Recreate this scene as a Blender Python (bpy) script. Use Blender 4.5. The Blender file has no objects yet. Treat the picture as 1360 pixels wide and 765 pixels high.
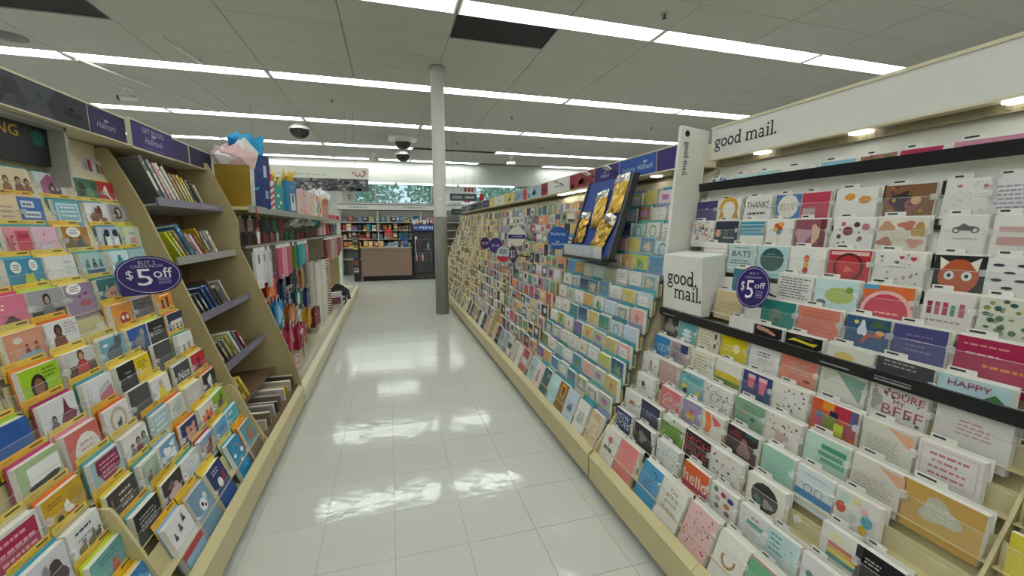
import bpy, math, random
from mathutils import Matrix, Vector
random.seed(7)
S = bpy.context.scene
COL = S.collection
# ------------------------------------------------------------------ camera
FPX, CX, CY, CAMH = 555.0, 680.0, 382.5, 1.345
PHI = math.atan(79.5/FPX); TH = math.atan(164.0*math.cos(PHI)/FPX)
cam_d = bpy.data.cameras.new('camera'); cam = bpy.data.objects.new('camera', cam_d); COL.objects.link(cam)
cam_d.sensor_width = 36.0; cam_d.lens = FPX/1360.0*36.0; cam_d.clip_start = 0.02; cam_d.clip_end = 100
cam.location = (0, 0, CAMH)
cam.rotation_euler = (math.pi/2-PHI, 0, -TH)
S.camera = cam
# ------------------------------------------------------------------ world and exposure
w = bpy.data.worlds.new('world'); S.world = w; w.use_nodes = True
w.node_tree.nodes['Background'].inputs[0].default_value = (0.62, 0.85, 1.0, 1)
w.node_tree.nodes['Background'].inputs[1].default_value = 1.25
S.view_settings.view_transform = 'Standard'; S.view_settings.look = 'None'
S.view_settings.exposure = 0.0; S.view_settings.gamma = 1.0
S.view_settings.use_curve_mapping = False
LAMP_STRENGTH = 15.0

# ------------------------------------------------------------------ colours and materials
def lin(h):
    if not isinstance(h, str): return tuple(h)
    if len(h) == 3: h = ''.join(c*2 for c in h)
    o = []
    for i in (0, 2, 4):
        c = int(h[i:i+2], 16)/255.0
        o.append(c/12.92 if c <= .04045 else ((c+.055)/1.055)**2.4)
    return tuple(o)
MATS = {}
def mat(name, col='888', rough=.5, metal=0.0, var=.06, scale=6.0, attr=False, emit=0, spec=.5, bump=0, bscale=60, coat=0):
    if name in MATS: return MATS[name]
    m = bpy.data.materials.new(name); m.use_nodes = True
    nt = m.node_tree; b = nt.nodes['Principled BSDF']
    b.inputs['Roughness'].default_value = rough; b.inputs['Metallic'].default_value = metal
    b.inputs['Specular IOR Level'].default_value = spec
    if coat: b.inputs['Coat Weight'].default_value = coat
    tc = nt.nodes.new('ShaderNodeTexCoord'); n = nt.nodes.new('ShaderNodeTexNoise')
    n.inputs['Scale'].default_value = scale; n.inputs['Detail'].default_value = 4
    nt.links.new(tc.outputs['Object'], n.inputs['Vector'])
    mr = nt.nodes.new('ShaderNodeMapRange'); mr.inputs['To Min'].default_value = 1-var; mr.inputs['To Max'].default_value = 1+var
    nt.links.new(n.outputs['Fac'], mr.inputs['Value'])
    mx = nt.nodes.new('ShaderNodeMix'); mx.data_type = 'RGBA'; mx.blend_type = 'MULTIPLY'; mx.inputs['Factor'].default_value = 1
    if attr:
        a = nt.nodes.new('ShaderNodeAttribute'); a.attribute_name = 'Col'; nt.links.new(a.outputs['Color'], mx.inputs['A'])
    else: mx.inputs['A'].default_value = (*lin(col), 1)
    nt.links.new(mr.outputs['Result'], mx.inputs['B']); nt.links.new(mx.outputs['Result'], b.inputs['Base Color'])
    if bump:
        n2 = nt.nodes.new('ShaderNodeTexNoise'); n2.inputs['Scale'].default_value = bscale; n2.inputs['Detail'].default_value = 3
        nt.links.new(tc.outputs['Object'], n2.inputs['Vector'])
        bp = nt.nodes.new('ShaderNodeBump'); bp.inputs['Strength'].default_value = bump; bp.inputs['Distance'].default_value = .01
        nt.links.new(n2.outputs['Fac'], bp.inputs['Height']); nt.links.new(bp.outputs['Normal'], b.inputs['Normal'])
    if emit:
        b.inputs['Emission Color'].default_value = (*lin(col), 1); b.inputs['Emission Strength'].default_value = emit
    MATS[name] = m; return m
def clear_mat(name, alpha=.15, tint=(.9,.92,.92), rough=.15):
    if name in MATS: return MATS[name]
    m = bpy.data.materials.new(name); m.use_nodes = True
    nt = m.node_tree; b = nt.nodes['Principled BSDF']
    b.inputs['Base Color'].default_value = (*tint, 1); b.inputs['Roughness'].default_value = rough
    n = nt.nodes.new('ShaderNodeTexNoise'); n.inputs['Scale'].default_value = 12
    mr = nt.nodes.new('ShaderNodeMapRange'); mr.inputs['To Min'].default_value = alpha*.7; mr.inputs['To Max'].default_value = alpha*1.3
    nt.links.new(n.outputs['Fac'], mr.inputs['Value']); nt.links.new(mr.outputs['Result'], b.inputs['Alpha'])
    MATS[name] = m; return m
PAPER = mat('printed_paper', attr=True, rough=.45, var=.05, scale=40, spec=.35)
MATTE = mat('coloured_matte', attr=True, rough=.7, var=.07, scale=18)
GLOSS = mat('coloured_gloss', attr=True, rough=.22, var=.04, scale=10)
BEIGE = mat('beige_powder_coat', 'c6ba8c', rough=.42, var=.05, scale=9, bump=.05, bscale=300)
BEIGE_L = mat('pale_beige_board', 'cfc6a8', rough=.6, var=.05, scale=7)
WHITEP = mat('white_plastic', 'e4e3dc', rough=.35, var=.03)
WHITEB = mat('white_board', 'dddbd2', rough=.5, var=.03, scale=3)
BLACKP = mat('black_plastic', '101216', rough=.3, var=.1)
DARKG = mat('dark_grey_metal', '4d4e4c', rough=.45, var=.08)
CLEAR = clear_mat('clear_acrylic', .035)
CLEAR2 = clear_mat('frosted_acrylic', .32, rough=.3)
CLEARW = clear_mat('clear_acrylic_edge', .4, (.9,.92,.92), .06)

# ------------------------------------------------------------------ mesh builder
class MB:
    def __init__(s): s.v = []; s.f = []; s.c = []; s.sm = []
    def poly(s, pts, col='888', sm=False):
        i = len(s.v); s.v += [tuple(p) for p in pts]; s.f.append(tuple(range(i, i+len(pts)))); s.c.append(lin(col)); s.sm.append(sm)
    def mesh(s, vs, fs, col='888', sm=False):
        i = len(s.v); s.v += [tuple(p) for p in vs]; c = lin(col)
        for f in fs: s.f.append(tuple(i+k for k in f)); s.c.append(c); s.sm.append(sm)
    def box(s, a, b, col='888', M=None, front=None):
        (x0, y0, z0), (x1, y1, z1) = a, b
        vs = [Vector(p) for p in ((x0,y0,z0),(x1,y0,z0),(x1,y1,z0),(x0,y1,z0),(x0,y0,z1),(x1,y0,z1),(x1,y1,z1),(x0,y1,z1))]
        if M is not None: vs = [M @ p for p in vs]
        i = len(s.v); s.v += [tuple(p) for p in vs]
        for n, f in enumerate(((0,3,2,1),(4,5,6,7),(0,1,5,4),(1,2,6,5),(2,3,7,6),(3,0,4,7))):
            s.f.append(tuple(i+k for k in f)); s.c.append(lin(front if (front and n == 2) else col)); s.sm.append(False)
    def prism(s, prof, a, b, axis='y', col='888', M=None):
        # prof: list of 2D points; extruded along axis between a and b
        def P(p, t):
            q = {'y': (p[0], t, p[1]), 'x': (t, p[0], p[1]), 'z': (p[0], p[1], t)}[axis]
            return (M @ Vector(q)) if M is not None else q
        n = len(prof); i = len(s.v); s.v += [tuple(P(p, a)) for p in prof] + [tuple(P(p, b)) for p in prof]
        fs = [tuple(range(n-1, -1, -1)), tuple(range(n, 2*n))] + [(k, (k+1) % n, n+(k+1) % n, n+k) for k in range(n)]
        c = lin(col)
        for f in fs: s.f.append(tuple(i+k for k in f)); s.c.append(c); s.sm.append(False)
    def tube(s, p, q, r, n=8, col='888', r2=None, cap=True):
        p = Vector(p); q = Vector(q); d = (q-p).normalized(); r2 = r if r2 is None else r2
        u = d.orthogonal().normalized(); v = d.cross(u); i = len(s.v)
        for c, rr in ((p, r), (q, r2)):
            for k in range(n):
                t = 2*math.pi*k/n; s.v.append(tuple(c+(u*math.cos(t)+v*math.sin(t))*rr))
        cc = lin(col)
        for k in range(n): s.f.append((i+k, i+(k+1) % n, i+n+(k+1) % n, i+n+k)); s.c.append(cc); s.sm.append(True)
        if cap:
            s.f.append(tuple(i+k for k in range(n-1, -1, -1))); s.f.append(tuple(i+n+k for k in range(n))); s.c += [cc, cc]; s.sm += [False, False]
    def path(s, pts, r, n=6, col='888'):
        for a, b in zip(pts, pts[1:]): s.tube(a, b, r, n, col)
    def lathe(s, prof, c, n=20, col='888'):
        i = len(s.v); m = len(prof)
        for r, z in prof:
            for k in range(n):
                t = 2*math.pi*k/n; s.v.append((c[0]+r*math.cos(t), c[1]+r*math.sin(t), c[2]+z))
        cc = lin(col)
        for j in range(m-1):
            for k in range(n):
                s.f.append((i+j*n+k, i+j*n+(k+1) % n, i+(j+1)*n+(k+1) % n, i+(j+1)*n+k)); s.c.append(cc); s.sm.append(True)
    def build(s, name, material, parent=None, org=(0, 0, 0), M=None):
        me = bpy.data.meshes.new(name); o = Vector(org)
        me.from_pydata([tuple(Vector(p)-o) for p in s.v], [], s.f)
        ca = me.color_attributes.new('Col', 'FLOAT_COLOR', 'CORNER'); buf = []
        for f, c in zip(s.f, s.c): buf += [c[0], c[1], c[2], 1.0]*len(f)
        ca.data.foreach_set('color', buf)
        me.polygons.foreach_set('use_smooth', s.sm)
        me.materials.append(material); me.update()
        ob = bpy.data.objects.new(name, me); COL.objects.link(ob)
        if parent is not None: ob.parent = parent
        if M is not None: ob.matrix_local = M
        elif parent is None: ob.location = o
        return ob
def empty(name, loc=(0, 0, 0)):
    o = bpy.data.objects.new(name, None); COL.objects.link(o); o.location = loc; o.empty_display_size = .1; return o
def tag(o, label, cat, group=None):
    o['label'] = label; o['category'] = cat
    if group: o['group'] = group
    return o
def struct(o, label=None):
    o['kind'] = 'structure'
    if label: o['label'] = label
    return o
def copy_tree(o, parent=None):
    c = o.copy(); COL.objects.link(c); c.parent = parent
    for ch in o.children: copy_tree(ch, c)
    return c
def B1(name, a, b, material, parent=None, org=(0, 0, 0), col='888'):
    m = MB(); m.box(a, b, col); return m.build(name, material, parent, org)

# lettering: flat polygons from the built-in font, cached
_TX = {}
def text_geo(t, shear=0.0):
    if (t, shear) in _TX: return _TX[(t, shear)]
    cu = bpy.data.curves.new('lettering', 'FONT'); cu.body = t; cu.size = 1.0; cu.align_x = 'CENTER'; cu.align_y = 'CENTER'; cu.shear = shear
    cu.resolution_u = 2
    ob = bpy.data.objects.new('lettering', cu); COL.objects.link(ob)
    bpy.context.view_layer.update()
    me = ob.to_mesh()
    vs = [(v.co.x, v.co.y) for v in me.vertices]; fs = [tuple(p.vertices) for p in me.polygons]
    ob.to_mesh_clear(); bpy.data.objects.remove(ob); bpy.data.curves.remove(cu)
    xs = [v[0] for v in vs]; ys = [v[1] for v in vs]
    cx, cy = (min(xs)+max(xs))/2, (min(ys)+max(ys))/2
    vs = [(x-cx, y-cy) for x, y in vs]
    _TX[(t, shear)] = (vs, fs, max(xs)-min(xs), max(ys)-min(ys)); return _TX[(t, shear)]
def put_text(mb, t, fn, cx, cy, width, col, height=None, shear=0.0):
    # fn(x, y) -> 3D point; text centred at (cx, cy), scaled to the given width (and height)
    vs, fs, W, H = text_geo(t, shear); k = width/W; ky = k if height is None else height/H
    mb.mesh([fn(cx+x*k, cy+y*ky) for x, y in vs], fs, col)
def bars(mb, fn, cx, cy, w_, h, n, col, seed=1):
    # small print too far away to read: rows of short marks
    rd = random.Random(seed)
    for r in range(n):
        x = cx-w_/2; y = cy+h/2-h*(r+.5)/n; q = h/n*.32
        while x < cx+w_/2-.001:
            e = min(cx+w_/2, x+w_*rd.uniform(.08, .2)); mb.poly([fn(x, y-q), fn(e, y-q), fn(e, y+q), fn(x, y+q)], col); x = e+w_*.04
def ell(cx, cy, rx, ry, n=14, a0=0, a1=2*math.pi):
    full = abs(a1-a0-2*math.pi) < 1e-6; m = n if full else n+1
    return [(cx+rx*math.cos(a0+(a1-a0)*k/n), cy+ry*math.sin(a0+(a1-a0)*k/n)) for k in range(m)]
def stroke(mb, fn, pts, wd, col, closed=False):
    # flat ribbon along 2D points
    n = len(pts); L = []; R = []
    for i in range(n):
        a = pts[(i-1) % n] if (closed or i > 0) else pts[i]; b = pts[(i+1) % n] if (closed or i < n-1) else pts[i]
        d = Vector((b[0]-a[0], b[1]-a[1])); d = d.normalized() if d.length > 1e-9 else Vector((1, 0))
        nx, ny = -d.y*wd/2, d.x*wd/2
        L.append((pts[i][0]+nx, pts[i][1]+ny)); R.append((pts[i][0]-nx, pts[i][1]-ny))
    vs = [fn(*p) for p in L]+[fn(*p) for p in R]; m = n if closed else n-1
    mb.mesh(vs, [(n+i, n+(i+1) % n, (i+1) % n, i) for i in range(m)], col)
def slab_text(mb, fn, word, x, y, h, col):
    # slab-serif lower case lettering drawn with strokes; h = x-height; returns end x
    def st(pts, wd=.2, closed=False): stroke(mb, fn, [(x+px*h, y+py*h) for px, py in pts], wd*h, col, closed)
    def sf(cx, cy, wd=.42): st([(cx-wd/2, cy), (cx+wd/2, cy)], .11)
    for ch in word:
        if ch == 'o': st(ell(.48, .5, .38, .43, 18), .19, True); x += 1.05*h
        elif ch == 'g':
            st(ell(.44, .66, .30, .28, 16), .17, True); st([(.66, .86), (.95, .95)], .13)
            st([(.28, .42), (.2, .25), (.4, .14), (.7, .08)], .15); st(ell(.47, -.2, .4, .24, 16), .15, True); x += 1.02*h
        elif ch == 'd':
            st(ell(.44, .48, .34, .42, 18), .18, True); st([(.8, 0), (.8, 1.5)], .2); sf(.7, 1.46, .35); sf(.92, .04, .3); x += 1.14*h
        elif ch == 'm':
            for sx in (.2, .82, 1.44): st([(sx, 0), (sx, .7 if sx > .3 else .96)], .2); sf(sx, .05)
            sf(.1, .93, .3)
            for sx in (.2, .82): st([(sx+.0, .72), (sx+.14, .88), (sx+.36, .92), (sx+.56, .84), (sx+.62, .66)], .17)
            x += 1.72*h
        elif ch == 'a':
            st(ell(.38, .27, .27, .22, 14), .16, True); st([(.14, .8), (.3, .93), (.52, .9), (.65, .75), (.65, 0)], .18); sf(.78, .05, .28); x += .98*h
        elif ch == 'i': st([(.25, 0), (.25, .95)], .2); sf(.25, .05); sf(.15, .93, .3); st([(.25, 1.2), (.25, 1.42)], .22); x += .52*h
        elif ch == 'l': st([(.25, 0), (.25, 1.5)], .2); sf(.25, .05); sf(.15, 1.46, .3); x += .52*h
        elif ch == '.': st([(.16, 0), (.16, .24)], .24); x += .35*h
        elif ch == ' ': x += .5*h
    return x
def oval(cx, cy, rx, ry, n=28): return ell(cx, cy, rx, ry, n)

# ================================================================== THE SETTING
FLOORM = mat('vinyl_tile', 'c9cac2', rough=.085, var=.07, scale=3.0, spec=.45, bump=.16, bscale=9)
GROUT = mat('tile_joint', '84847a', rough=.6)
fl = B1('floor', (-9.2, -5.2, -.06), (9.7, 17.1, -.0012), GROUT); struct(fl, 'pale grey polished vinyl tile floor with thin joints')
TS = .3048; SX0 = -.026-4*TS; SY0 = 1.92-6*TS
def tile_quad(m, x, y, e=.0009, tint=0): 
    m.box((x+e, y+e, -.0012), (x+TS-e, y+TS-e, 0), 'c3c6c0')
tm = MB(); tile_quad(tm, 0, 0); t0 = tm.build('tile', FLOORM, fl)
near = set(); first = True
for j in range(0, 30):
    for i in range(0, 9):
        x, y = SX0+i*TS, SY0+j*TS
        if x < -.98 or x > 1.25: continue
        near.add((round(x, 3), round(y, 3)))
        o = t0 if first else t0.copy()
        if not first: COL.objects.link(o); o.parent = fl
        o.location = (x, y, 0); first = False
fm = MB()
for j in range(-22, 55):
    for i in range(-26, 32):
        x, y = SX0+i*TS, SY0+j*TS
        if (round(x, 3), round(y, 3)) in near or y > 16.8 or y < -5.1 or x < -9 or x > 9.2: continue
        e = .0009; fm.poly([(x+e, y+e, 0), (x+TS-e, y+e, 0), (x+TS-e, y+TS-e, 0), (x+e, y+TS-e, 0)])
ff = fm.build('tile_field', FLOORM, fl); ff['kind'] = 'stuff'

# ceiling: 2 x 4 ft tiles between rows of recessed strip lights
CZ = 3.69
CTILE = mat('ceiling_tile', 'b4b4ac', rough=.9, var=.05, scale=2.0, bump=.12, bscale=120)
CBACK = mat('ceiling_grid', 'b4b4ac', rough=.8)
ce = B1('ceiling', (-9.2, -5.2, CZ+.16), (9.7, 17.1, CZ+.2), CBACK); struct(ce, 'suspended grey ceiling of large panels')
ROWS = [-3.58, -.78, 2.02, 4.82, 7.62, 10.42, 13.22, 15.62]
XJ = [.81+2.48*n for n in range(-4, 4)]
PX = 1.24; HWD = .15
vent = mat('black_return_vent', '15171a', rough=.7)
cm = MB(); cm.box((.004, .004, 0), (PX-.004, 1-.004, .018)); ct0 = cm.build('ceiling_tile', CTILE, ce); used0 = False
rest = MB()
def ceil_bay(ya, yb, n):
    global used0
    d = (yb-ya)/n
    for r in range(n):
        y = ya+r*d
        for i in range(-7, 7):
            x = .81+i*PX
            if x < -9.2 or x+PX > 9.8: continue
            dark = (i == 0 and r == 0 and abs(ya-4.97) < .05) or (i == -4 and r == 1 and abs(ya-4.97) < .05)
            if dark:
                v = MB()
                v.box((x+.01, y+.01, CZ+.012), (x+PX-.01, y+d-.01, CZ+.03))
                pv = v.build('vent_panel', vent, ce)
                fr = MB()
                for a, b in (((x, y, CZ-.003), (x+PX, y+.012, CZ+.02)), ((x, y+d-.012, CZ-.003), (x+PX, y+d, CZ+.02)), ((x, y, CZ-.003), (x+.012, y+d, CZ+.02)), ((x+PX-.012, y, CZ-.003), (x+PX, y+d, CZ+.02))): fr.box(a, b)
                fr.build('vent_frame', CTILE, pv)
                continue
            if y < 2.3 or x < -6.7 or x > 8.5:
                rest.box((x+.004, y+.004, CZ), (x+PX-.004, y+d-.004, CZ+.018)); continue
            o = ct0 if not used0 else ct0.copy()
            if used0: COL.objects.link(o); o.parent = ce
            used0 = True
            o.location = (x, y, CZ); o.scale = (1, d, 1)
prev = -5.2
for k, r in enumerate(ROWS):
    ceil_bay(prev, r-HWD, 4 if k else 2); prev = r+HWD
ceil_bay(prev, 17.1, 2)
rr = rest.build('ceiling_tile_field', CTILE, ce); rr['kind'] = 'stuff'

# strip lights: trough, glowing diffuser, end plates
TUBE = mat('lit_diffuser', 'f8fcfa', emit=LAMP_STRENGTH, rough=.4)
REFL = mat('white_reflector', 'f0f2ef', rough=.35, var=.02)
def make_light():
    r = empty('strip_light'); L = 2.436
    m = MB()
    prof = [(-.148, 0), (-.148, .012), (-.085, .095), (.085, .095), (.148, .012), (.148, 0), (.152, 0), (.152, .10), (-.152, .10), (-.152, 0)]
    for a, b in zip(prof[:-1], prof[1:]):
        m.poly([(-L/2, a[0], a[1]), (L/2, a[0], a[1]), (L/2, b[0], b[1]), (-L/2, b[0], b[1])])
    m.build('reflector', REFL, r)
    t = MB(); pr = [(-.06+.12*k/8, .085-.073*math.sin(math.pi*k/8)) for k in range(9)]
    t.prism(pr, -L/2+.06, L/2-.06, 'x'); t.build('diffuser', TUBE, r)
    for s in (-1, 1):
        e = MB(); e.prism([(-.15, -.004), (.15, -.004), (.15, .02), (.09, .1), (-.09, .1), (-.15, .02)], s*L/2-.012, s*L/2+.012, 'x'); e.build('end_plate', REFL, r)
    return r
lamp0 = make_light(); lf = True; n_off = 0
def in_frame(x, y, z):
    d = Vector((x, y, z-CAMH)); w_ = d.dot(Vector((math.sin(TH)*math.cos(PHI), math.cos(TH)*math.cos(PHI), -math.sin(PHI))))
    if w_ < .05: return False
    u = CX+FPX*d.dot(Vector((math.cos(TH), -math.sin(TH), 0)))/w_; v = CY-FPX*d.dot(Vector((math.sin(TH)*math.sin(PHI), math.cos(TH)*math.sin(PHI), math.cos(PHI))))/w_
    return -8 < u < 1368 and -8 < v < 773
ordn = ['first', 'second', 'third', 'fourth', 'fifth', 'sixth', 'seventh', 'eighth', 'ninth', 'tenth', 'eleventh', 'twelfth', 'thirteenth', 'fourteenth']
for ri, y in enumerate(ROWS):
    for a, b in zip(XJ, XJ[1:]):
        if ri == 7 and (a < -4.5 or 3 < a < 5): continue
        if ri == 6 and .5 < a < 1: continue   # the photograph has a gap in this row
        o = lamp0 if lf else copy_tree(lamp0)
        lf = False; o.location = ((a+b)/2, y, CZ)
        if not any(in_frame(a+(b-a)*q/12, y, CZ) for q in range(13)):
            n_off += 1; sfx = '_%s_%s_offscreen' % (('rearmost', 'rear', 'overhead', 'near', 'middle', 'far', 'farther', 'last')[ri], ordn[XJ.index(a)])
            o.name = 'strip_light'+sfx
            for ch in o.children:
                if ch.name.startswith('diffuser'): ch.name = 'diffuser'+sfx
        else:
            o.name = 'strip_light'
            for ch in o.children:
                if ch.name.startswith('diffuser'): ch.name = 'diffuser'
        tag(o, 'recessed strip light in the row '+['farthest behind the viewer', 'behind the viewer', 'above the near card racks', 'beside the black ceiling vents', 'just behind the column top', 'short of the dome cameras', 'beyond the plated dome camera', 'closest to the pale soffit'][ri], 'ceiling light', 'strip lights in rows across the ceiling')

# walls
WALL = mat('painted_wall', 'c9ccc6', rough=.7, var=.04, scale=1.5)
struct(B1('wall_left', (-9.2, -5.2, 0), (-9.05, 17.1, CZ+.2), WALL), 'off-white painted side wall')
struct(B1('wall_right', (9.55, -5.2, 0), (9.7, 17.1, CZ+.2), WALL), 'off-white painted side wall')
struct(B1('wall_front', (-9.2, -5.35, 0), (9.7, -5.2, CZ+.2), WALL), 'off-white painted wall')
wb = MB(); WY = 16.9; wz0, wz1 = 2.28, 3.0; wx0, wx1 = -1.6, 6.3
wb.box((-9.05, WY, 0), (9.55, WY+.2, wz0)); wb.box((-9.05, WY, wz1), (9.55, WY+.2, CZ+.16))
wb.box((-9.05, WY, wz0), (wx0, WY+.2, wz1)); wb.box((wx1, WY, wz0), (9.55, WY+.2, wz1))
struct(wb.build('wall_back', WALL), 'pale back wall with a band of high windows')
sf = MB(); sf.box((-9.05, 16.0, 2.97), (9.55, 16.12, CZ-.004)); struct(sf.build('trim_1', mat('soffit_paint', 'd2d4ce', rough=.7, var=.03)), 'deep pale soffit hanging below the ceiling')
FRAME = mat('aluminium_frame', 'b8bcbd', rough=.35, metal=.6)
WGLASS = clear_mat('window_glass', .12, (.75, .85, .9), .05)
mul = [-1.6, -.42, .07, 1.68, 2.12, 3.4, 4.7, 6.3]
for n, (a, b) in enumerate(zip(mul, mul[1:])):
    win = empty('window_%d' % (n+1), ((a+b)/2, WY, wz0)); struct(win, 'high clerestory window pane with trees beyond')
    m = MB(); q = .03
    for p0, p1 in (((a, WY+.02, wz0), (b, WY+.08, wz0+q)), ((a, WY+.02, wz1-q), (b, WY+.08, wz1)), ((a, WY+.02, wz0), (a+q, WY+.08, wz1)), ((b-q, WY+.02, wz0), (b, WY+.08, wz1))): m.box(p0, p1)
    m.build('window_frame', FRAME, win, win.location)
    B1('pane', (a+q, WY+.045, wz0+q), (b-q, WY+.055, wz1-q), WGLASS, win, win.location)
# red lettered sign board in the window, seen from behind
RED = mat('red_sign_paint', 'c8342c', rough=.5)
sg = empty('window_sign', (2.75, WY-.04, 2.3))
B1('board', (2.15, WY-.05, 2.34), (3.38, WY-.03, 2.95), mat('sign_white_board', 'f2f2f0', rough=.5), sg, sg.location)
m = MB()
for x, z0, z1 in ((3.0, 2.78, 2.93), (3.15, 2.78, 2.93), (3.28, 2.78, 2.93), (3.0, 2.36, 2.5), (3.12, 2.36, 2.5)): m.box((x-.05, WY-.056, z0), (x+.04, WY-.0495, z1))
m.build('red_marks', RED, sg, sg.location)
tag(sg, 'white window board with red marks under the far soffit', 'sign')
# soffit lights
for n, xa in enumerate((-1.9, .35, 2.6)):
    o = empty('soffit_light', (xa+1.1, 16.06, 2.97))
    B1('housing', (xa, 16.0, 2.945), (xa+2.2, 16.12, 2.972), REFL, o, o.location)
    B1('diffuser', (xa+.03, 15.985, 2.915), (xa+2.17, 16.1, 2.946), mat('soft_lit_diffuser', 'f4faf8', emit=4.5), o, o.location)
    tag(o, 'thin lit strip light under the far soffit', 'ceiling light', 'strip lights under the soffit')
# trees outside the windows
LEAF = mat('green_leaves', '5c9c70', rough=.7, var=.4, scale=14); BARK = mat('tree_bark', '4a3a2c', rough=.9)  # one leaf green, varied at random by noise
def tree(x, y, h, r, seed, label):
    rd = random.Random(seed); o = empty('street_tree', (x, y, 0))
    m = MB(); m.tube((x, y, 0), (x, y, h), .16, 8, r2=.05); m.build('trunk', BARK, o, o.location)
    m = MB()
    for k in range(1000):
        t = rd.random()*6.283; u = rd.uniform(-1, 1); q = rd.random()**.45
        p = Vector((x+r*q*math.cos(t)*math.sqrt(1-u*u), y+r*.8*q*math.sin(t)*math.sqrt(1-u*u), h+r*.8*q*u))
        a = Vector((rd.gauss(0, 1), rd.gauss(0, 1), rd.gauss(0, 1))).normalized()*.13; b = a.orthogonal().normalized()*.07
        m.poly([p-a, p+b, p+a, p-b])
    m.build('foliage', LEAF, o, o.location); tag(o, label, 'tree', 'trees outside the high windows')
tree(-.9, 21.5, 3.2, 1.7, 1, 'leafy green tree outside, behind the widest high window')
tree(2.4, 23.5, 3.3, 1.7, 2, 'leafy green tree outside, beside the column and high window')
tree(6.0, 23, 3.0, 1.5, 3, 'leafy green tree outside, behind the rack end window')
gm = MB(); gm.box((-20, 17.1, -.2), (22, 40, -.05)); struct(gm.build('ground_outside', mat('pale_pavement', '9d9a92', rough=.9)), 'pale pavement outside')

# ================================================================== COLUMN
co = empty('support_column', (.775, 6.6, 0))
m = MB(); m.lathe([(.101, 0), (.101, 1.515), (.096, 1.52)], (.775, 6.6, 0), 28); m.build('lower_shaft', mat('grey_column_paint', '77776f', rough=.4, var=.12, scale=5), co, co.location)
m = MB(); m.lathe([(.098, 1.515), (.098, CZ)], (.775, 6.6, 0), 28); m.build('upper_shaft', mat('white_column_paint', 'cbcbc4', rough=.5, var=.03), co, co.location)
m = MB(); m.lathe([(.10, 3.62), (.125, 3.63), (.125, 3.688), (.1, 3.69)], (.775, 6.6, 0), 28); m.build('collar', CTILE, co, co.location)
B1('wall_plate', (.73, 6.492, 1.76), (.79, 6.502, 1.80), WHITEP, co, co.location)
tag(co, 'round column, white above and dark grey below, at the aisle end', 'column')

# ================================================================== CEILING FITTINGS
DOME = mat('smoked_dome', '0b0c0e', rough=.06, spec=.8)
def dome(x, y, r, label, plate):
    o = empty('dome_camera', (x, y, CZ))
    m = MB()
    if plate: m.box((x-.36, y-.3, CZ-.05), (x+.36, y+.3, CZ-.002))
    m.lathe([(.02, -.0), (r*.9, -.0), (r*.95, -.07), (r*1.05, -.08), (r*1.05, -.12), (r*.9, -.12)], (x, y, CZ), 24); m.build('mount', WHITEP, o, o.location)
    m = MB(); m.lathe([(r*1.02, -.11)]+[(r*math.cos(a), -.12-r*.9*math.sin(a)) for a in [k*math.pi/14 for k in range(8)]], (x, y, CZ), 24); m.build('dome', DOME, o, o.location)
    tag(o, label, 'camera')
dome(-1.86, 10.95, .22, 'black dome camera on a plain round ceiling mount', False)
dome(.45, 11.75, .21, 'black dome camera under a square white ceiling plate', True)
dome(.52, 13.75, .22, 'black dome camera beyond the one with a square plate', False)
def spotcam(x, y, label, s=1.0):
    o = empty('ceiling_camera', (x, y, CZ))
    m = MB(); m.lathe([(0.001, -.03*s), (.07*s, -.03*s), (.07*s, 0)], (x, y, CZ), 16); m.tube((x, y, CZ-.03*s), (x, y, CZ-.16*s), .014*s, 8); m.build('bracket', WHITEP, o, o.location)
    m = MB(); m.tube((x-.13*s, y-.02, CZ-.2*s), (x+.13*s, y+.02, CZ-.17*s), .05*s, 12); m.build('body', WHITEP, o, o.location)
    m = MB(); m.tube((x-.155*s, y-.02, CZ-.205*s), (x-.128*s, y-.02, CZ-.2*s), .052*s, 12); m.build('lens_hood', BLACKP, o, o.location)
    tag(o, label, 'camera')
spotcam(-4.15, 9.0, 'white bullet camera hanging from the ceiling over the left rack', .85)
spotcam(3.95, 13.7, 'white bullet camera hanging over the far right rack', 1.2)
spotcam(-.35, 14.4, 'small white bullet camera between the two dome cameras', 1.0)
def sprinkler(x, y, label):
    o = empty('sprinkler', (x, y, CZ))
    m = MB(); m.lathe([(.001, -.008), (.045, -.008), (.045, 0)], (x, y, CZ), 16); m.build('plate', CTILE, o, o.location)
    m = MB(); m.tube((x, y, CZ), (x, y, CZ-.05), .012, 8); m.lathe([(.001, -.05), (.03, -.052), (.001, -.058)], (x, y, CZ), 12); m.build('head', DARKG, o, o.location)
    tag(o, label, 'sprinkler', 'ceiling sprinklers')
sprinkler(3.02, 4.32, 'small dark sprinkler head beside the strip light over the aisle')
for x, y in ((-2.2, 12.2), (2.6, 8.9), (4.4, 11.9), (-.9, 8.7), (6.0, 8.9), (1.9, 12.0)): sprinkler(x, y, 'small dark sprinkler head in the far ceiling')
def speaker_grille(x, y, label):
    m = MB(); m.lathe([(.001, -.012), (.14, -.012), (.17, -.018), (.18, -.001)], (x, y, CZ), 28)
    for k in range(5): m.lathe([(.02+.024*k, -.014), (.03+.024*k, -.016)], (x, y, CZ), 28)
    tag(m.build('ceiling_speaker', mat('speaker_grey', '8b8d88', rough=.7)), label, 'speaker')
speaker_grille(-4.4, 7.05, 'round grey ceiling speaker grille above the dark header')
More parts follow.
